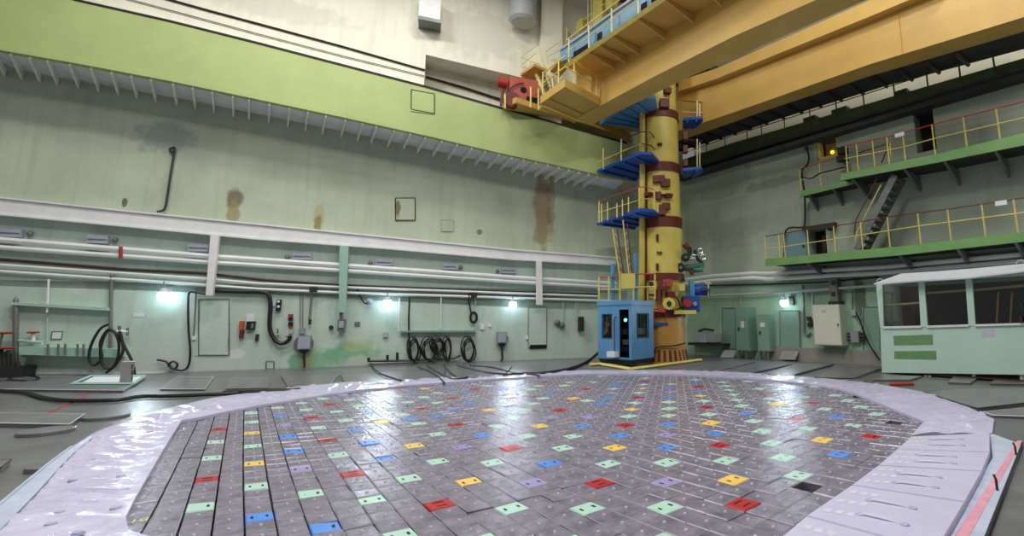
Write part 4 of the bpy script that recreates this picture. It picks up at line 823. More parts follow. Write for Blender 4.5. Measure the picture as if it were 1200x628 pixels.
# doors
o = structure(wallbox('door_1', (921.5, 272.5, 944.5, 300.5), .08, 'door_blue', 'x', 'x', W=WR)); del o['label']; del o['category']
mb = MB(); mb.pbox(WR, 940, 287, 942, 289, .08, .14); mb.build('door_handle', ['dark_metal'], o)
a, b, c, d = H_door; o = MB(); o.wbox(WR, a-.12, b+.5, d, d+.12, 0, .25); structure(o.build('trim_4', ['underside']))
mb = MB(); mb.wbox(WR, b-.28, b-.12, c+.1, d-.3, -.4, -.2); o = mb.build('hanging_coat', ['brown_inside']); tag(o, 'dark brown cloth hanging inside the doorway on the lower balcony', 'cloth')
mb = MB(); mb.ball(WR.px(973.5, 267, .25), .13); tag(mb.build('ball_lamp', ['dark_metal'], smooth=True), 'small dark round lamp beside the balcony doorway', 'lamp')
# stair between the balconies
t = thing('steel_stair', 'grey steel stair joining the two balconies on the right wall', 'stair', WR.px(1005, 293, 1.0))
A, B = np.array(WR.sz(1003, 293, 1.3)), np.array(WR.sz(1048, 205, 1.3)); dr = (B-A)/np.linalg.norm(B-A)
for dd in (1.28, .5):
    mb = MB(); w = .11; pn = np.array([-dr[1], dr[0]]); Q = [A+pn*w, B+pn*w, B-pn*w, A-pn*w]; mb.hexa([WR.p(x, y, dd-.05) for x, y in Q], [WR.p(x, y, dd) for x, y in Q]); mb.build('stringer', ['mid_metal'], t)
for k in range(11):
    q = A+(B-A)*(k+.5)/11; mb = MB(); mb.wbox(WR, q[0]-.16, q[0]+.12, q[1]-.02, q[1]+.02, .5, 1.25); mb.build('tread', ['mid_metal'], t)
for dd, m, h, k in ((1.3, 'oxide_red', .95, 1), (1.3, 'yellow_rail', .5, 0)):
    mb = MB(); mb.tube([WR.p(*(A+(B-A)*.0), dd)+(0, 0, h*.6), WR.p(*(A+(B-A)*.05), dd)+(0, 0, h), WR.p(*(A+(B-A)*.7), dd)+(0, 0, h)], .025, 6); mb.build('handrail', [m], t)

# ---- lower right wall equipment
mb = MB(); mb.wbox(WR, WR.sz(905, 415)[0], 6, 0, WR.sz(960, 408)[1], 0, .16); structure(mb.build('baseboard_right', ['concrete']))
PA = [(800, 328), (833, 323.5), (883, 320), (900, 320.5), (1040, 312.5), (1200, 298), (1260, 292)]; PB = [(800, 333), (833, 329), (883, 325.5), (900, 327), (1040, 319.5), (1200, 306), (1260, 301)]
pipe('wall_pipe', PA, .085, .35, 'pipe_white', 'upper of the two pale pipes under the lower balcony', W=WR); pipe('wall_pipe', PB, .085, .35, 'pipe_white', 'lower of the two pale pipes under the lower balcony', W=WR)
pipe('wall_pipe', [(800, 349), (833, 346.5), (910, 343), (1029, 334.6), (1060, 332)], .06, .25, 'light_panel', 'single pale pipe above the green cabinets on the right wall', W=WR)
pipe('wall_cable', [(815, 335), (900, 333), (960, 331), (1030, 325)], .03, .12, 'dark_metal', 'dark cable between the pale pipes on the right wall', 'cable', W=WR)
bulb(WR, 919, 355, .17, .4, 'round lit bulb on the right wall above the green panel', 150, 342)
def cabinet(rect, d, m, lab, legs=0, door=True, base=None):
    u0, v0, u1, v1 = rect; t = thing('cabinet', lab, 'cabinet', WR.px((u0+u1)/2, v1, .1)); mb = MB(); mb.pbox(WR, u0, v0, u1, v1, 0, d); mb.build('body', [m], t)
    if door:
        mb = MB(); mb.pbox(WR, u0+1, v0+1, u1-1, v1-1, d, d+.02); dd = mb.build('door', [m], t); mb = MB(); mb.pbox(WR, u0+1.6, (v0+v1)/2-2, u0+2.8, (v0+v1)/2+2, d+.02, d+.07); mb.build('door_handle', ['dark_metal'], dd)
    for k in range(legs):
        uu = u0+2+(u1-u0-4)*k/max(1, legs-1); a, z = WR.sz(uu, v1, d-.05); mb = MB(); mb.wbox(WR, a-.05, a+.05, 0, z, d-.15, d-.05); mb.build('leg', ['mid_metal'], t)
    return t
panel((846.5, 361, 862, 409), 'tall flat green panel beside the yellow column on the right wall', m='cabinet_green', W=WR)
t = cabinet((863, 360, 876, 411), .75, 'cabinet_green', 'tallest narrow green cabinet on the right wall', 2); mb = MB(); mb.pbox(WR, 868, 376, 872, 384, .77, .78); mb.build('notice', ['white_sign'], t)
t = cabinet((888, 368.5, 901.5, 411.5), .5, 'cabinet_green', 'shorter narrow green cabinet on the right wall', 2); mb = MB(); mb.pbox(WR, 891, 378, 896, 383, .52, .53); mb.build('notice', ['white_sign'], t)
o = panel((914, 364, 937, 411), 'wide flat green panel under the bulb of the right wall', m='cabinet_green', W=WR, d=.12)
t = cabinet((953.5, 357, 985, 404.5), .62, 'cabinet_white', 'large white wall cabinet in the middle of the right wall', 0, False); mb = MB(); mb.pbox(WR, 954.3, 358, 984.3, 403.7, .62, .64); dd = mb.build('door', ['cabinet_white'], t)
mb = MB(); mb.pbox(WR, 963, 363.5, 968, 366, .64, .645); mb.build('label_plate', ['light_panel'], dd); mb = MB(); mb.pbox(WR, 981, 379, 982.4, 382, .64, .68); mb.build('lock', ['mid_metal'], dd)
t = thing('cable_duct', 'dark grey cable duct standing on the white cabinet', 'duct', WR.px(977, 356, .2)); mb = MB(); mb.pbox(WR, 972, 325, 981, 354, .05, .4); mb.build('duct', ['mid_metal'], t); mb = MB(); mb.pbox(WR, 970.5, 353, 984, 357, .05, .45); mb.build('collar', ['dark_metal'], t)
for v in (329, 342):
    mb = MB(); mb.pbox(WR, 974, v, 979, v+5, .4, .42); mb.build('slot', ['dark_metal'], t)
t = thing('junction_box', 'small grey junction box right of the white cabinet', 'box', WR.px(1001, 401, .1)); mb = MB(); mb.pbox(WR, 996.5, 388, 1006, 401, 0, .25); mb.build('box', ['grey_box'], t)
for k in range(3):
    mb = MB(); q = WR.px(1008, 391+k*3.6, .2); mb.tube([q, q+WR.e*.16], .06, 6); mb.build('gland', ['rubber'], t)
    mb = MB(); q = WR.px(996, 391+k*3.6, .2); mb.tube([q, q-WR.e*.1], .04, 6); mb.build('gland', ['dark_metal'], t)
wallbox('small_box', (997, 363, 1002.5, 369.5), .15, 'light_panel', 'small pale box above the grey junction box', 'box', W=WR)
pipe('thin_conduit', [(998.5, 341), (999, 363)], .02, .06, 'mid_metal', 'thin conduit dropping to the small pale box on the right wall', 'conduit', W=WR)
hose('wall_cable', [(1003, 366), (1008, 376), (1015, 396), (1024, 412), (1031, 422)], .03, .3, 'dark cable swinging from the small pale box down to the hut', W=WR, cat='cable')
panel((1012, 360, 1031, 412), 'flat green panel half behind the left edge of the hut', m='cabinet_green', W=WR)
pipe('conduit_run', [(941, 334), (942, 360), (942.5, 390), (946, 393), (950, 390)], .05, .12, 'mid_metal', 'grey conduit with a bent foot left of the white cabinet', 'conduit', W=WR)
t = thing('switch_group', 'dark group of switches at the left edge of the white cabinet', 'switch', WR.px(949, 384, .1))
for r in ((945.5, 371, 949, 376), (948, 375, 952.5, 380), (946, 378, 950, 383)):
    mb = MB(); mb.pbox(WR, *r, 0, .18); mb.build('switch', ['dark_metal'], t)
wallbox('wall_fuse', (924.5, 347, 929.5, 357), .15, 'dark_metal', 'dark fuse box just right of the right wall bulb', 'fuse box', W=WR)
o = MB(); P = [WR.px(844, 418.5, .8), WR.px(859, 419, .8), WR.px(862.5, 411, .3), WR.px(849, 410, .3)]; o.hexa([p-WR.n*.04-(0, 0, .03) for p in P], P); tag(o.build('leaning_board', ['light_panel']), 'pale grey board leaning below the tall flat green panel', 'board')
o = MB(); P = [WR.px(912.5, 421, .5), WR.px(931.5, 421.5, .5), WR.px(936, 411.5, .2), WR.px(917, 411, .2)]; o.hexa([p-WR.n*.05-(0, 0, .02) for p in P], P); tag(o.build('leaning_board', ['concrete']), 'beige board leaning below the wide flat green panel', 'board')
t = thing('wall_equipment', 'pale grey apparatus on a dark shelf just right of the column foot', 'apparatus', WR.px(829, 404, .3)); mb = MB(); mb.pbox(WR, 818, 390, 828, 401, .05, .5); mb.build('case', ['light_panel'], t); mb = MB(); mb.pbox(WR, 828.7, 390.5, 838, 401, .05, .5); mb.build('case', ['light_panel'], t); mb = MB(); mb.pbox(WR, 806, 402, 848, 405, .0, .55); mb.build('shelf', ['dark_metal'], t); mb = MB(); mb.tube([WR.px(819, 388, .3), WR.px(826, 385.5, .3), WR.px(836, 387, .3)], .06, 6); mb.build('pipe', ['dark_metal'], t)
for i, (u0, v0, u1, v1, lab) in enumerate(((858, 345, 857, 360, 'thin conduit above the tall flat green panel'), (868, 344, 868, 360, 'thin conduit above the tallest green cabinet'), (952, 340, 952.5, 372, 'thin pale conduit left of the duct on the white cabinet'))): pipe('thin_conduit', [(u0, v0), (u1, v1)], .03, .1, 'light_panel', lab, 'conduit', W=WR)

# ------------------------------------------------------------------ mint hut at right
HX = XW(16.55)
hut = thing('site_hut', 'pale mint office hut with dark windows and white sloping roof at right', 'hut', F(1110, 438))
def hq(pts, d=0.0): return [HX.px(u, v, d) for u, v in pts]
def slab(name, pts, m, parent, d0=-.05, d1=0.0):
    A = hq(pts, d1); mb = MB(); mb.hexa([p-HX.n*(d1-d0) for p in A], A); return mb.build(name, [m], parent)
slab('lower_wall', [(1031.5, 383.5), (1262, 378), (1262, 440), (1033.5, 436.5)], 'hut_mint', hut)
slab('corner_post', [(1028.5, 332), (1034, 331.5), (1035.5, 384), (1031.5, 384)], 'hut_mint', hut, -.1, .02)
slab('window_post', [(1076, 330), (1083, 329.5), (1087, 383), (1079, 383.5)], 'hut_mint', hut, -.1, .02)
slab('window_post', [(1131, 326), (1139, 325.5), (1143, 381.5), (1135, 382)], 'hut_mint', hut, -.1, .02)
slab('head_rail', [(1028, 330), (1262, 310), (1262, 319), (1030, 334)], 'hut_mint', hut, -.08, .01)
for k, (g, s) in enumerate((([(1034, 333.5), (1076, 331.5), (1079, 382), (1035, 383.5)], [(1034, 382.5), (1079.5, 381.5), (1079.5, 384), (1034, 385)]), ([(1083, 331), (1131, 328), (1135, 381), (1087, 382.5)], [(1086, 381.5), (1135, 380), (1135, 382.5), (1086, 384)]), ([(1139, 327), (1262, 317), (1262, 378), (1143, 380.5)], [(1142, 380), (1262, 376.5), (1262, 379), (1142, 382.5)]))):
    w = slab('window_pane', g, 'window_glass', hut, -.07, -.06); slab('window_sill', s, 'white_paint', hut, -.02, .06)
mb = MB(); FR = [(1024, 332), (1078, 328), (1132, 325), (1200, 317), (1262, 310)]; RR = [(1056, 320.5), (1095, 318), (1140, 314.5), (1200, 309), (1262, 303)]
A = [HX.px(u, v, .35) for u, v in FR]; B = [HX.px(u, v, -.25) for u, v in RR]; C = [p-HX.n*1.6-(0, 0, .1) for p in B]; n = len(A)
mb.add(A+B+C+[p-(0, 0, .04) for p in A]+[p-(0, 0, .06) for p in B]+[p-(0, 0, .06) for p in C], [f for i in range(n-1) for f in ((i, i+1, n+i+1, n+i), (n+i, n+i+1, 2*n+i+1, 2*n+i), (3*n+i, 4*n+i, 4*n+i+1, 3*n+i+1), (4*n+i, 5*n+i, 5*n+i+1, 4*n+i+1), (i, 3*n+i, 3*n+i+1, i+1))]+[(0, n, 4*n, 3*n), (n, 2*n, 5*n, 4*n)])
mb.build('roof', ['hut_roof'], hut)
zb_, zt_ = HX.sz(1033, 436)[1], HX.sz(1033, 333)[1]; s0, s1 = HX.sz(1032, 400)[0], HX.sz(1262, 400)[0]
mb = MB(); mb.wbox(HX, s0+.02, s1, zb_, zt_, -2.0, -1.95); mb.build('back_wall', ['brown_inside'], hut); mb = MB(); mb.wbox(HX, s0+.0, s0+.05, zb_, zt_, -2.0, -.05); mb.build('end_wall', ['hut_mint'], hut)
mb = MB(); mb.wbox(HX, s0+.02, s1, zb_, zb_+.05, -1.95, -.05); mb.build('hut_floor', ['brown_inside'], hut)
for (a, b) in (((1035, 358.5), (1077, 355)), ((1085, 343.5), (1132, 340)), ((1141, 340), (1205, 334)), ((1036, 343), (1053, 343))):
    P, Q = HX.px(*a, -.14), HX.px(*b, -.14); mb = MB(); mb.bar(P, Q, .05); mb.build('inner_rail', ['cream_rail'], hut)
for u in (1170, 1186, 1046):
    mb = MB(); mb.bar(HX.px(u, 342, -.2), HX.px(u-2, 378, -.2), .03); mb.build('inner_upright', ['tower_ochre'], hut)
slab('green_patch', [(1047, 393.5), (1093, 392), (1093.5, 404), (1047.5, 405)], 'hut_green', hut, 0, .004); slab('green_patch', [(1048, 411.5), (1097, 411), (1097.5, 421.5), (1048, 420.5)], 'hut_green', hut, 0, .004)
slab('faded_mark', [(1151, 386.5), (1166, 386), (1166, 395), (1150, 395.5)], 'cream_mark', hut, 0, .003)
for u in (1035.5, 1085, 1089.5, 1141, 1197):
    P = HX.px(u, 437, -.1); mb = MB(); mb.tube([P, (P[0], P[1], 0)], .05, 8); mb.build('foot', ['light_panel'], hut)
for u, v in ((1198, 362), (1197, 378)):
    mb = MB(); q = HX.px(u, v, .08); mb.tube([q, q+(0, 0, .16)], .04, 6); mb.build('hinge', ['dark_metal'], hut)
for u, v in ((1031, 330), (1196, 309)):
    mb = MB(); q = HX.px(u, v, .1); mb.tube(arc(q, .09, 0, math.pi, HX.e, (0, 0, 1), 6), .02, 5); mb.build('roof_loop', ['light_panel'], hut)
# ------------------------------------------------------------------ refuelling machine: yellow column, booth, platforms
TB = F(779.5, 423.5); TW = facing(TB)
def tz(v, u=779): return TW.sz(u, v)[1]
PXM = FPX/((TB-PX)@FX)
tow = thing('refuelling_machine', 'tall yellow cylindrical refuelling machine with dark red bands and blue platforms', 'machine', (TB[0], TB[1], 0))
R0 = .88
def shell(name, v0, v1, r, m, n=40, parent=tow):
    mb = MB(); mb.lathe((TB[0], TB[1], 0), [(r, tz(v1)), (r, tz(v0))], n); return mb.build(name, [m], parent, smooth=True)
def band(v0, v1, r, m='oxide_red'):
    mb = MB(); z0, z1 = tz(v1), tz(v0); mb.lathe((TB[0], TB[1], 0), [(R0*.98, z0), (r, z0), (r, z1), (R0*.98, z1)], 40); return mb.build('ring_band', [m], tow)
mb = MB(); mb.lathe((TB[0], TB[1], 0), [(R0*1.12, 0), (R0*1.12, .06), (R0*1.0, tz(408)), (R0*.99, tz(366)), (0, tz(366))], 40); mb.build('base_drum', ['tower_ochre'], tow, smooth=True)
shell('column_section', 330, 367, R0*.96, 'tower_yellow'); shell('column_section', 263, 326, R0*1.0, 'tower_yellow'); shell('column_section', 200, 264, R0*.93, 'tower_yellow')
shell('column_section', 139, 201, R0*.92, 'tower_yellow'); shell('column_section', -20, 140, R0*.87, 'tower_yellow')
for v0, v1, r in ((365, 372, 1.04), (322, 330, 1.05), (257.5, 270, 1.01), (196, 206, .99), (136, 144, .97)): band(v0, v1, R0*r)
# warning stripes round the foot
for k in range(26):
    a = 2*math.pi*k/26; mb = MB(); mb.lathe((TB[0], TB[1], 0), [(R0*1.125, .07), (R0*1.03, tz(409))], 2, a0=a, a1=a+math.pi/26); mb.build('warning_stripe', ['oxide_red'], tow)
def on_shell(u, v, r=R0):                             # point of the column's surface behind a pixel
    d = ray(u, v); p = PX-np.array([TB[0], TB[1], 0]); A_ = d[0]**2+d[1]**2; B_ = p[0]*d[0]+p[1]*d[1]; C_ = p[0]**2+p[1]**2-r*r; q = B_*B_-A_*C_
    t = (-B_-math.sqrt(max(q, 0)))/A_; return PX+d*t
RN = np.array([PX[0]-TB[0], PX[1]-TB[1], 0]); RN /= np.linalg.norm(RN)
def block_on(u0, v0, u1, v1, name, m, out=.13, parent=tow):
    c = on_shell((u0+u1)/2, (v0+v1)/2); n = c-(TB[0], TB[1], c[2]); n /= np.linalg.norm(n); e = np.cross((0, 0, 1), n); w = abs(u1-u0)/PXM/2/max(.35, abs(e@TW.e)); h = abs(v1-v0)/PXM/2
    mb = MB(); mb.box(c-e*w-(0, 0, h)-n*.1, e*2*w, (0, 0, 2*h), n*(out+.1)); return mb.build(name, [m], parent)
for r in ((765, 206, 779, 214), (774, 210, 785, 219), (768, 225, 775, 234), (779, 227, 787, 232), (772, 240, 780, 252), (776, 238, 785, 246), (778, 103, 786, 110), (773, 116, 784, 127), (757, 226, 764, 230)):
    block_on(*r, 'clamp_block', 'oxide_red')
for r in ((801, 154, 806, 163), (801, 170, 806, 178), (801, 186, 806, 194)):
    mb = MB(); mb.pbox(TW, *r, .0, .3); mb.build('clamp_block', ['oxide_red'], tow)
mb = MB(); q = block_on(775, 228.3, 788, 229.6, 'tie_bar', 'oxide_red', .18)
for v in (296, 169):
    q = block_on(770, v-.7, 776, v+.9, 'lug', 'oxide_red', .12)
for v in (279, 313): block_on(769.5, v-4, 772, v+4, 'fin', 'oxide_red', .12)
# guide tube left of the shell
mb = MB(); mb.tube([TW.px(752, 352, .55), TW.px(752.5, 250, .55), TW.px(753, 130, .55)], .13, 12); mb.build('guide_tube', ['tower_yellow'], tow, smooth=True)
mb = MB(); mb.tube([TW.px(756.5, 352, .5), TW.px(757, 250, .5), TW.px(757, 130, .5)], .05, 8); mb.build('guide_tube', ['oxide_red'], tow, smooth=True)
for u, v0, v1, r in ((718, 309, 352, .09), (744.5, 297, 352, .08)):
    mb = MB(); mb.tube([TW.px(u, v1, 1.0), TW.px(u, v0, 1.0)], r, 10); mb.build('blue_post', ['blue_paint'], tow, smooth=True)
# platforms
def platform(name, px, v_h, lab, posts, rails, th=.12, m='deep_blue', joists=4):
    z = tz(v_h); P = [F(u, v, z) for u, v in px]; mb = MB(); mb.hexa(P, [p+(0, 0, th) for p in P]); o = mb.build(name, [m], tow); o['label'] = lab
    c = sum(P)/len(P)
    for k in range(joists):
        t = (k+.5)/joists; a = P[0]+(P[1]-P[0])*t; b = P[-1]+(P[-2]-P[-1])*t; q = MB(); q.bar(a+(b-a)*.03-(0, 0, .05), b-(b-a)*.03-(0, 0, .05), .07); q.build('joist', [m], o)
    for (u, v0, v1, dd, mm) in posts:
        q = MB(); q.bar(TW.px(u, v1, dd), TW.px(u, v0, dd), .05); q.build('post', [mm], o)
    for pts, dd, mm in rails:
        q = MB(); q.tube([TW.px(u, v, x) for (u, v), x in zip(pts, dd)], .022, 6); q.build('rail', [mm], o)
    return o
platform('platform', [(699.5, 202), (750.5, 180.5), (764, 181.5), (773, 191), (744, 213)], 197, 'blue middle platform', [(707, 174, 198, 1.0, 'yellow_rail'), (728, 163, 188, .9, 'cream_rail'), (750, 168, 181, .8, 'yellow_rail')],
         [([(700, 190), (750, 168.5), (762, 170)], (1.2, .8, .7), 'yellow_rail'), ([(736, 161), (752, 154.5), (762, 155), (770, 165)], (1, .9, .8, .7), 'dark_metal'), ([(752, 168), (764, 171), (769, 178)], (.8, .8, .7), 'dark_metal')])
platform('platform', [(699.5, 264), (750.5, 247), (766.5, 248.5), (773, 254), (742, 268.5)], 258, 'blue lower platform', [(u, a, b, 1.0, 'yellow_rail') for u, a, b in ((702, 236, 261), (705, 239, 260), (712, 237, 258), (723, 238, 255), (729.5, 234, 253), (736.5, 231, 250), (749, 220, 247), (767, 223, 249))],
         [([(702, 235.5), (750, 219), (760, 219.5), (767, 223)], (1., 1., 1., 1.), 'orange_red'), ([(702, 249), (752, 233.5), (762, 233), (768, 237)], (1., 1., 1., 1.), 'yellow_rail')])
platform('platform', [(703, 146), (750, 116), (768, 116), (772, 140), (752, 150)], 138, 'dark blue top platform', [], [], .2, 'blue_paint', 5)
for v0, v1, rv in ((199, 208, 163), (140, 151, 118)):
    pl = platform('platform', [(800, v0+1), (822, v0-1), (824, v0+2), (816, v1-1), (800, v1)], (v0+v1)/2, 'small blue side platform on the right of the column', [(817, rv, v0, 0, 'cream_rail'), (820, rv+4, v0, 0, 'cream_rail')], [([(800, rv+13), (824, rv+14)], (0, 0), 'cream_rail'), ([(800, rv), (823, rv+2)], (0, 0), 'oxide_red')], .12, 'deep_blue', 2)
# ladders between platform and booth roof
for (u0, v0, u1, v1, m) in ((718, 268, 726, 322, 'yellow_rail'), (723, 268, 731, 322, 'oxide_red'), (730, 258, 737, 321, 'yellow_rail'), (735, 262, 741, 321, 'oxide_red')):
    mb = MB(); mb.bar(TW.px(u1, v1, 1.1), TW.px(u0, v0, 1.1), .05); mb.build('ladder_rail', [m], tow)
for k in range(6):
    v = 272+k*9; mb = MB(); mb.bar(TW.px(718.5+k*1.33, v, 1.1), TW.px(723.5+k*1.3, v+5, 1.1), .025); mb.build('rung', ['yellow_rail'], tow); mb = MB(); mb.bar(TW.px(731+k*1.1, v+5, 1.1), TW.px(735.5+k*1, v, 1.1), .025); mb.build('rung', ['yellow_rail'], tow)
for (u0, v0, u1, v1) in ((731, 212, 728, 248), (736, 212, 733, 246)):
    mb = MB(); mb.bar(TW.px(u1, v1, .9), TW.px(u0, v0, .9), .04); mb.build('ladder_rail', ['oxide_red'], tow)
# control booth
bt = lambda u, v, z=.28: F(u, v, z)
K = bt(740.5, 422); Lc = bt(701, 419.6); Rc = bt(766.5, 418.6); booth = 'booth'
ez = np.array([0, 0, 1.0]); eL = Lc-K; eR = Rc-K
BL_ = np.linalg.norm(eL); BR_ = np.linalg.norm(eR)
W1 = Wall(K[:2], tuple((-eL)[:2])); W1.o = Lc*(1, 1, 0); W1.n = np.cross(W1.e, ez)
W2 = Wall(K[:2], tuple(eR[:2])); W2.n = np.cross(W2.e, ez)
zt1 = W1.sz(741, 356)[1]; z00 = .28
bo = tow
Bk = Lc+eR
def pan_grid(W, s1, holes, name, m):
    mb = wall_grid(W, 0, s1, z00, zt1, holes, .05); mb.m = [0]*len(mb.m); keep = [i for i, f in enumerate(mb.f)]
    # openings stay open: drop the back panels
    nb = len(holes); idx = len(mb.f)
    rm = set(); k = idx
    for h in range(nb): rm.add(k-1-5*h)
    mb.f = [f for i, f in enumerate(mb.f) if i not in rm]; mb.m = [0]*len(mb.f); return mb.build(name, [m], bo, recalc=False)
def hb(W, u0, v0, u1, v1):
    vm, um = (v0+v1)/2, (u0+u1)/2; a, b = W.sz(u0, vm)[0], W.sz(u1, vm)[0]; return (min(a, b), max(a, b), W.sz(um, v1)[1], W.sz(um, v0)[1])
hd = hb(W1, 725.5, 362.5, 737, 419); hd = (hd[0], hd[1], max(hd[2], z00+.05), min(hd[3], zt1-.05)); hw1 = hb(W1, 706.5, 369, 716, 395); hw2 = hb(W2, 747, 368, 759.5, 394.5)
f1 = pan_grid(W1, BL_, [hd, hw1], 'booth_front', 'blue_paint'); f2 = pan_grid(W2, BR_, [hw2], 'booth_side', 'blue_paint')
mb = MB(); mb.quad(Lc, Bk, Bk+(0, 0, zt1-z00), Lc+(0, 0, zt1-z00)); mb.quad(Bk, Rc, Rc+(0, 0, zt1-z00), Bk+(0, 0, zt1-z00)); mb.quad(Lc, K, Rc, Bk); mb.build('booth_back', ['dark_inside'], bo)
cc = (Lc+Rc)/2; ov = [cc+(p-cc)*1.05 for p in (Lc, K, Rc, Bk)]; mb = MB(); mb.hexa([(p[0], p[1], zt1-.02) for p in ov], [(p[0], p[1], zt1+.14) for p in ov]); mb.build('booth_roof', ['blue_paint'], bo)
mb = MB(); mb.hexa([(p[0], p[1], .10) for p in (cc+(q-cc)*.9 for q in (Lc, K, Rc, Bk))], [(p[0], p[1], z00) for p in (Lc, K, Rc, Bk)]); mb.build('booth_sill', ['dark_metal'], bo)
for W, h, nm in ((W1, hw1, 'booth_window'), (W2, hw2, 'booth_window')):
    mb = MB(); mb.wbox(W, h[0], h[1], h[2], h[3], -.04, -.03); o = mb.build(nm, ['window_glass'], bo)
    for r in ((h[0]-.04, h[0], h[2]-.04, h[3]+.04), (h[1], h[1]+.04, h[2]-.04, h[3]+.04), (h[0], h[1], h[3], h[3]+.04), (h[0], h[1], h[2]-.04, h[2])):
        q = MB(); q.wbox(W, *r, .0, .02); q.build('gasket', ['rubber'], o)
mb = MB(); s = W1.sz(722, 390)[0]; z0_, z1_ = W1.sz(722, 413)[1], W1.sz(722, 371)[1]; mb.tube([W1.p(s, z0_, .02), W1.p(s, z0_+.1, .1), W1.p(s, z1_-.1, .1), W1.p(s, z1_, .02)], .025, 6); mb.build('grab_handle', ['oxide_red'], bo)
mb = MB(); mb.ball(W1.px(733, 375, -.35), .06); mb.build('green_signal', ['green_lamp'], bo, smooth=True)
for r, m in (((728, 385, 734, 392), 'dark_metal'), ((729, 398, 736, 404), 'mid_metal'), ((727.5, 406, 734, 412), 'dark_metal')):
    mb = MB(); mb.pbox(W1, *r, -.9, -.5); mb.build('console', [m], bo)
for u0, v0, u1, v1, m in ((708, 392, 712, 371, 'yellow_rail'), (713, 393, 711, 372, 'orange'), (714, 378, 709, 392, 'cream_rail')):
    mb = MB(); mb.bar(W1.px(u0, v0, -.3), W1.px(u1, v1, -.3), .05); mb.build('inner_strut', [m], bo)
mb = MB(); mb.pbox(W2, 751, 384, 757.5, 391.5, -.4, -.25); mb.build('inner_screen', ['light_panel'], bo)
mb = MB(); mb.pbox(W1, 711, 412, 720, 418.5, .02, .28); mb.build('white_box', ['white_paint'], bo)
for (u, v0, v1) in ((702, 324, 352), (713.5, 324, 352), (726.5, 322, 353), (742.5, 321, 353), (767.5, 321, 351)):
    mb = MB(); mb.bar(TW.px(u, v1, 1.15), TW.px(u, v0, 1.15), .06); mb.build('roof_post', ['yellow_rail'], bo)
for pts, m in (([(701, 325), (724, 324), (735, 321), (768, 321)], 'orange_red'), ([(700, 339.5), (727, 339), (742, 336.5), (768, 336)], 'yellow_rail')):
    mb = MB(); mb.tube([TW.px(u, v, 1.15) for u, v in pts], .03, 6); mb.build('roof_rail', [m], bo)
mb = MB(); mb.pbox(TW, 728, 320.5, 744.5, 338, .9, 1.2); mb.build('yellow_cabinet', ['tower_yellow'], bo)
mb = MB(); P = [F(691, 427.5, .05), F(703, 426.8, .05), F(739, 432.8, .05), F(822, 421.8, .05)]
for a, b in zip(P, P[1:]): mb.bar(a, b, .10)
mb.build('base_frame', ['yellow_rail'], bo)
# side gear on the column
mb = MB(); mb.pbox(TW, 766, 378, 783, 381.5, .2, .9); mb.build('step_platform', ['deep_blue'], tow)
for u in (766.5, 780.5):
    mb = MB(); mb.bar(TW.px(u, 379, .9), TW.px(u, 362, .9), .05); mb.build('step_post', ['orange_red'], tow)
mb = MB(); mb.bar(TW.px(766, 362.5, .9), TW.px(781, 361.5, .9), .045); mb.build('step_rail', ['orange_red'], tow)
mb = MB(); mb.pbox(TW, 801, 347, 820, 365.5, .25, .8); o = mb.build('blue_gearbox', ['deep_blue'], tow); c = TW.px(805, 355, .8); mb = MB(); mb.tube([c-TW.n*.1, c+TW.n*.22], .17, 14); mb.build('red_motor', ['red'], o)
mb = MB(); c = TW.px(814, 356, .8); mb.tube([c, c+TW.n*.12], .09, 10); mb.build('valve_wheel', ['chrome'], o)
mb = MB(); mb.tube([TW.px(812, 340, .3), TW.px(831, 340, .3)], .24, 14); o = mb.build('drive_motor', ['deep_blue'], tow, smooth=True); mb = MB(); mb.pbox(TW, 809, 329, 814, 349, .2, .6); mb.build('flange', ['blue_paint'], o); mb = MB(); mb.tube([TW.px(822, 340, .6), TW.px(829, 340, .6)], .12, 10); mb.build('end_cap', ['dark_metal'], o)
mb = MB(); mb.bar(TW.px(826, 332, .5), TW.px(833, 332, .5), .06); mb.bar(TW.px(830, 331, .5), TW.px(830, 347, .5), .05); mb.build('yellow_bracket', ['yellow_rail'], tow)
mb = MB(); mb.pbox(TW, 790, 363.5, 816, 368, .1, 1.0); mb.build('yellow_shelf', ['tower_yellow'], tow)
c = on_shell(784, 356); mb = MB(); mb.tube([c, c+RN*.35], .25, 16); o = mb.build('round_drive', ['tower_yellow'], tow); mb = MB(); mb.tube([c+RN*.35, c+RN*.42], .1, 10); mb.build('hub', ['dark_metal'], o)
for r, m in (((771, 331, 781, 340), 'oxide_red'), ((776, 328, 787, 336), 'orange_red'), ((780, 342, 789, 349), 'oxide_red'), ((769, 340, 776, 352), 'oxide_red'), ((772, 358, 780, 366), 'orange_red'), ((791, 333, 797, 341), 'tower_yellow')): block_on(*r, 'drive_block', m, .3)
for pts in ([(776, 360), (786, 364), (795, 362), (803, 358)], [(790, 346), (795, 352), (798, 362)], [(766, 416), (770, 407), (790, 405), (803, 402)]):
    mb = MB(); mb.tube(bez([on_shell(u, v, R0+.12) for u, v in pts], 4), .03, 6); mb.build('cable', ['rubber'], tow, smooth=True)
mb = MB(); mb.pbox(TW, 761, 329, 767.5, 349, .9, .95); o = mb.build('sign_board', ['tower_yellow'], tow); mb = MB(); c = TW.px(763, 332.5, .95); mb.tube([c, c+TW.n*.03], .1, 12); mb.build('dial', ['dark_metal'], o); mb = MB(); mb.pbox(TW, 760, 344, 768, 346.5, .95, .99); mb.build('red_strip', ['oxide_red'], o)
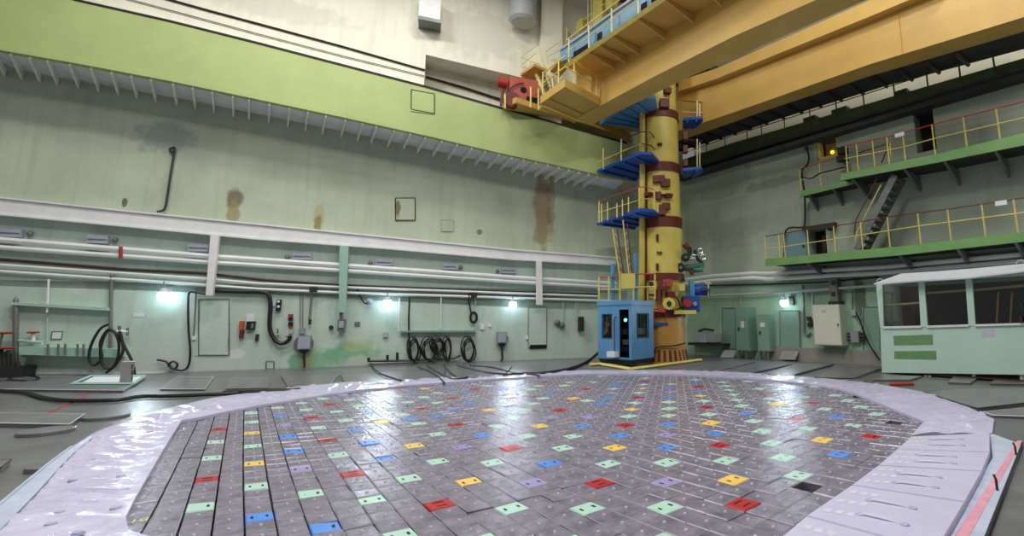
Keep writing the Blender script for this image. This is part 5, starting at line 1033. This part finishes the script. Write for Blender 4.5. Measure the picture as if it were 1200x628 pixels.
# valve cluster on the right
vc = tow
for u, v, r in ((797, 314, .20), (803, 302, .18)):
    mb = MB(); c = TW.px(u, v, .55); mb.tube([c, c+TW.n*.12], r, 18); o = mb.build('black_disc', ['rubber'], vc); mb = MB(); mb.tube([c+TW.n*.12, c+TW.n*.2], r*.35, 10); mb.build('hub', ['mid_metal'], o)
for p, m, r in (([(803, 313), (812, 313), (820, 311)], 'valve_green', .12), ([(806, 299), (818, 299)], 'chrome', .07), ([(808, 303), (814, 303)], 'chrome', .06), ([(812, 316), (822, 316), (822, 308)], 'valve_green', .13), ([(808, 290), (808, 300)], 'dark_metal', .1), ([(800, 315), (808, 316), (812, 322)], 'oxide_red', .08), ([(814, 293), (818, 304), (824, 309)], 'dark_metal', .07), ([(802, 286), (806, 291)], 'oxide_red', .12)):
    mb = MB(); mb.tube([TW.px(u, v, .35) for u, v in p], r, 10); mb.build('valve_pipe', [m], vc, smooth=True)
for u, v in ((821, 294), (824, 301)):
    c = TW.px(u, v, .4); mb = MB(); mb.tube(arc(c, .1, 0, 2*math.pi, TW.e, (0, 0, 1), 12), .025, 6); mb.build('valve_ring', ['chrome'], vc, smooth=True)
# ------------------------------------------------------------------ overhead crane
G1N, G1F, G2N, G2F = XW(11.7), XW(12.5), XW(16.6), XW(17.5)
crane = thing('overhead_crane', 'huge yellow overhead crane bridge with two girders, walkway and blue cabinets', 'crane', G1N.px(675, 139.6))
def girder_box(name, WN, near, WF, far, h, m):
    A = [WN.px(u, v) for u, v in near]; B = [WF.px(u, v) for u, v in far]; n = len(A); H = np.array([0, 0, h]); zt = max(p[2] for p in A)+h
    At = [p*(1, 1, 0)+(0, 0, p[2]+h) for p in A]; Bt = [p*(1, 1, 0)+(0, 0, p[2]+h) for p in B]
    mb = MB(); mb.add(A+B+Bt+At, [f for i in range(n-1) for f in ((i, i+1, n+i+1, n+i), (n+i, n+i+1, 2*n+i+1, 2*n+i), (2*n+i, 2*n+i+1, 3*n+i+1, 3*n+i), (3*n+i, 3*n+i+1, i+1, i))]+[(0, n, 2*n, 3*n), (n-1, 4*n-1, 3*n-1, 2*n-1)])
    return mb.build(name, [m], crane), A, B
N1 = [(675, 139.6), (703, 124), (766, 90), (860, 42.4), (956, 0), (1030, -32)]; F1 = [(692, 147), (730, 128), (808, 90), (840, 76.4), (1006, 3.8), (1080, -26)]
g1, A1, B1 = girder_box('main_girder', G1N, N1, G1F, F1, 2.3, 'yellow_steel')
N2 = [(772, 161), (805, 150), (860, 131.5), (893, 120), (1020, 75), (1200, 20), (1270, -1)]; F2 = [(772, 173), (805, 162), (860, 143), (893, 131), (1020, 89), (1200, 37), (1270, 18)]
g2, A2, B2 = girder_box('main_girder', G2N, N2, G2F, F2, 1.9, 'yellow_steel')
W = XW(16.25); mb = MB(); mb.strip(W, [(795, 95), (840, 80), (1020, 0), (1110, -40)], [(795, 107), (840, 92), (1020, 19), (1110, -19)], -1.3, 0); mb.build('top_flange', ['yellow_steel'], crane)
for t in (.45,):
    a = A2[4]+(A2[5]-A2[4])*.25; mb = MB(); mb.bar(a-G2N.n*(-.0), a+(0, 0, 1.8), .02); mb.build('weld_seam', ['tower_ochre'], crane)
# walkway on the front girder
IN = [(700, 83), (718, 73.5), (774.6, 38.2), (811.8, 19), (880, -17)]; OUTE = [(661.5, 78), (691.5, 59.2), (781, 0), (840, -40), (900, -80)]
zw = float(np.mean([G1N.px(u, v)[2] for u, v in IN[1:4]]))
XO = float(np.mean([F(u, v, zw)@np.array([1, CR*-1, 0]) for u, v in OUTE[:3]]))
WO = XW(XO)
mb = MB(); y0 = F(661.5, 78, zw)[1]; yE = A1[-1][1]
def lp(x, y, z): return np.array([x+CR*y, y, z])
P = [lp(XO, y0, zw), lp(11.7, y0, zw), lp(11.7, yE, zw), lp(XO, yE, zw)]
mb.hexa(P, [p+(0, 0, .1) for p in P]); mb.build('walkway_deck', ['yellow_steel'], crane)
mb = MB(); mb.bar(P[0]+(0, 0, .05), P[3]+(0, 0, .05), .16); mb.build('walkway_edge', ['yellow_rail'], crane)
for u, v in ((691.5, 60), (705, 52), (719.5, 41), (750, 21), (783, -1), (815, -24)):
    y = F(u, v, zw)[1]; mb = MB(); a = lp(XO+.05, y, zw-.03); b = lp(11.7, y, zw-.03); mb.add([a, a+(0, .07, 0), b+(0, .07, 0), b, a-(0, 0, .06), a+(0, .07, -.06), b+(0, .07, -.3), b-(0, 0, .3)], [(0, 1, 2, 3), (4, 7, 6, 5), (0, 4, 5, 1), (0, 3, 7, 4), (1, 5, 6, 2), (2, 6, 7, 3)]); mb.build('walkway_bracket', ['yellow_steel'], crane)
WB = XW(XO+.28); bt_ = [(656, 57.5), (690, 34.5), (720, 12.5), (745, -5), (800, -44)]; bb_ = [(657, 72), (690, 59), (720, 39), (750, 19), (805, -16)]
mb = MB(); mb.strip(WB, bt_, bb_, -.5, 0); cab = mb.build('blue_cabinet', ['sky_blue'], crane)
mb = MB(); mb.strip(WB, [(u, v-1.5) for u, v in bt_], [(u, v+1.5) for u, v in bt_], -.1, .06); mb.build('cabinet_rim', ['lamp_box'], cab)
for r in ((699.5, 38, 705.5, 46.5), (751, 3, 758, 12), (672, 56, 689, 62), (763, -8, 775, 0)):
    mb = MB(); u0, v0, u1, v1 = r; sl = -.62; k = (u1-u0)*sl*.5; A = [WB.px(u0, v1-k*1, .01), WB.px(u1, v1+k*1, .01), WB.px(u1, v0+k, .01), WB.px(u0, v0-k, .01)]; mb.add(A, [(0, 1, 2, 3)]); mb.build('cabinet_opening', ['hole_black'], cab)
for u, v0, v1 in ((666.5, 48, 75), (690, 32, 59.5), (716.8, 15, 42), (748, -6, 21.5), (780, -28, 0)):
    p = WO.px(u, v1); mb = MB(); mb.bar(p, p+(0, 0, 1.1), .05); mb.build('walkway_post', ['cream_rail'], crane)
for h in (.55, 1.1):
    mb = MB(); mb.tube([lp(XO, y0, zw+.1+h), lp(XO, yE, zw+.1+h)], .025, 6); mb.build('walkway_rail', ['cream_rail'], crane)
WT = XW(12.2)
for r in ((675, 23, 682.5, 34), (694.5, -6, 705.5, 27), (709.5, -10, 717.5, 8)):
    mb = MB(); mb.pbox(WT, *r, -.3, 0); mb.build('yellow_panel', ['tower_yellow'], crane)
for u, v0, v1 in ((689, 0, 35), (693, -5, 32), (665, 33, 48)):
    mb = MB(); mb.bar(WT.px(u, v1), WT.px(u, v0), .05); mb.build('trolley_post', ['cream_rail'], crane)
for a, b in (((664, 38), (720, -4)), ((668, 43), (722, 4))):
    mb = MB(); mb.tube([WT.px(*a), WT.px(*b)], .025, 6); mb.build('trolley_rail', ['cream_rail'], crane)
# end carriage riding on the runway beam
zc = WL.px(592, 129, DB)[2]
def CZ(u, v, z): return F(u, v, z)
mb = MB(); P = [CZ(u, v, zc) for u, v in ((589.5, 127.7), (604.7, 120), (632, 128.8), (690, 146), (738, 162), (752, 182), (700, 165), (664, 153), (627.8, 139.6))]; mb.hexa(P, [p+(0, 0, .25) for p in P]); mb.build('carriage_plate', ['yellow_steel'], crane)
s0 = WL.sz(600, 120, DB)[0]; mb = MB(); mb.wbox(WL, s0+1.1, WL.sz(760, 170, DB)[0], zc+.25, zc+1.5, .9, 1.7); mb.build('end_carriage', ['yellow_steel'], crane)
mb = MB(); mb.pbox(WL, 597, 92, 630.5, 122, 1.1, 2.3); o = mb.build('drive_housing', ['orange_red'], crane)
c = WL.px(613.5, 105.5, 2.3); mb = MB(); mb.tube([c-WL.n*.02, c+WL.n*.02], .14, 14); mb.build('round_opening', ['hole_black'], o)
mb = MB(); c = WL.px(600, 117, 2.4); mb.tube([c-WL.n*.3, c+WL.n*.1], .34, 16); mb.build('wheel', ['oxide_red'], o)
mb = MB(); mb.pbox(WL, 617, 114, 631, 126, 2.3, 2.33); mb.build('dark_recess', ['hole_black'], o)
mb = MB(); mb.tube([WL.px(584, 96, 2.0), WL.px(594, 98, 2.0)], .24, 12); mb.build('motor', ['red'], o, smooth=True); mb = MB(); mb.tube([WL.px(590, 98, 2.0), WL.px(587, 124, 2.0)], .06, 6); mb.build('red_rod', ['oxide_red'], o)
mb = MB(); mb.tube(bez([WL.px(u, v, 2.36) for u, v in ((594, 112), (598, 104), (605, 99), (614, 97))], 4), .025, 6); mb.build('cable', ['rubber'], o)
for u, v0, v1 in ((592, 110, 127), (622, 102, 126), (631, 104, 129)):
    mb = MB(); mb.bar(WL.px(u, v1, 2.5), WL.px(u, v0, 2.5), .06); mb.build('guard_post', ['yellow_rail'], crane)
# service platform at the girder end
zp = G1N.px(690, 131)[2]+.05
P = [F(u, v, zp) for u, v in ((633, 121.5), (662, 101.5), (702, 122.5), (674, 139))]; mb = MB(); mb.hexa(P, [p+(0, 0, .32) for p in P]); o = mb.build('service_platform', ['yellow_steel'], crane)
for t in (.35,):
    mb = MB(); mb.bar(P[0]+(P[1]-P[0])*t-(0, 0, .02), P[3]+(P[2]-P[3])*t-(0, 0, .02), .05); mb.build('platform_seam', ['tower_ochre'], o)
mb = MB(); a, b = P[0]-(0, 0, .15), P[3]-(0, 0, .15); mb.bar(a, b, .1); mb.build('platform_beam', ['yellow_steel'], o)
top = [p+(0, 0, .32) for p in P]
posts = [top[0]+(top[1]-top[0])*.75, top[1]+(top[2]-top[1])*.25, top[1]+(top[2]-top[1])*.92, top[0]+(top[1]-top[0])*.1]
for p in posts:
    mb = MB(); mb.bar(p, p+(0, 0, 1.0), .05); mb.build('platform_post', ['yellow_rail'], o)
for h in (.5, .95):
    mb = MB(); mb.tube([posts[3]+(0, 0, h), posts[0]+(0, 0, h), top[1]+(0, 0, h), posts[1]+(0, 0, h), posts[2]+(0, 0, h)], .03, 6); mb.build('platform_rail', ['yellow_rail'], o)
# stair and landings above the end carriage
za = zc+2.0; UP = Wall(F(630, 85, za)[:2], TW.e[:2])
for px in ([(610, 88.6), (626, 77.5), (641, 84), (625, 95)], [(645, 84), (657, 69.5), (668, 76), (656, 91)]):
    Q = [UP.px(u, v, 0)*(1, 1, 0)+(0, 0, za) for u, v in px]; Q = [F(u, v, za) for u, v in px]; mb = MB(); mb.hexa(Q, [p+(0, 0, .12) for p in Q]); mb.build('landing', ['yellow_steel'], crane)
for a, b, m, w in (((625, 78), (639.5, 115), 'yellow_rail', .14), ((629.5, 63), (645, 102), 'cream_rail', .06), ((638, 70), (647, 92), 'cream_rail', .05), ((645, 102), (644, 112), 'cream_rail', .06), ((647, 92), (649, 108), 'yellow_rail', .08)):
    mb = MB(); mb.bar(UP.px(*a), UP.px(*b), w); mb.build('stair_rail', [m], crane)
for k in range(7):
    mb = MB(); mb.bar(UP.px(631+k*2, 84+k*4.3), UP.px(638+k*1.6, 82+k*4.0), .06); mb.build('stair_tread', ['mid_metal'], crane)
for pts in ([(631, 51.5), (610.5, 67), (634, 76), (642, 80)], [(628, 62), (610, 77), (632, 84)], [(640, 60), (656, 49)], [(640, 68), (657, 57)], [(611, 67), (611.5, 86)], [(622, 72), (622.5, 86)], [(640, 60), (641, 76)], [(656, 46), (656.5, 70)], [(664, 33), (664, 50)]):
    mb = MB(); mb.tube([UP.px(u, v) for u, v in pts], .025, 6); mb.build('landing_rail', ['cream_rail'], crane)
# walkway behind the rear girder, seen from below
n = len(B2); C2 = [p+np.array([1.3, 0, 0])+(0, 0, .02) for p in B2]; D2 = [p+(0, 0, .02) for p in B2]
mb = MB(); mb.add(D2+C2+[p+(0, 0, .08) for p in C2], [f for i in range(n-1) for f in ((i, i+1, n+i+1, n+i), (n+i, n+i+1, 2*n+i+1, 2*n+i))]); mb.build('rear_walkway', ['underside'], crane)
for k in range(16):
    y = B2[0][1]-.5-k*.85
    for i in range(n-1):
        if B2[i+1][1] <= y <= B2[i][1]:
            t = (B2[i][1]-y)/(B2[i][1]-B2[i+1][1]); p = B2[i]+(B2[i+1]-B2[i])*t; mb = MB(); mb.bar(p-(0, 0, .03), p+(1.3, 0, -.03), .1); mb.build('rear_bracket', ['dark_metal'], crane)
            mb = MB(); mb.bar(p+(1.28, 0, .02), p+(1.28, 0, 1.1), .05); mb.build('rear_post', ['dark_metal'], crane)
mb = MB(); mb.tube([p+(0, 0, 1.0) for p in C2], .025, 6); mb.build('rear_rail', ['dark_metal'], crane)
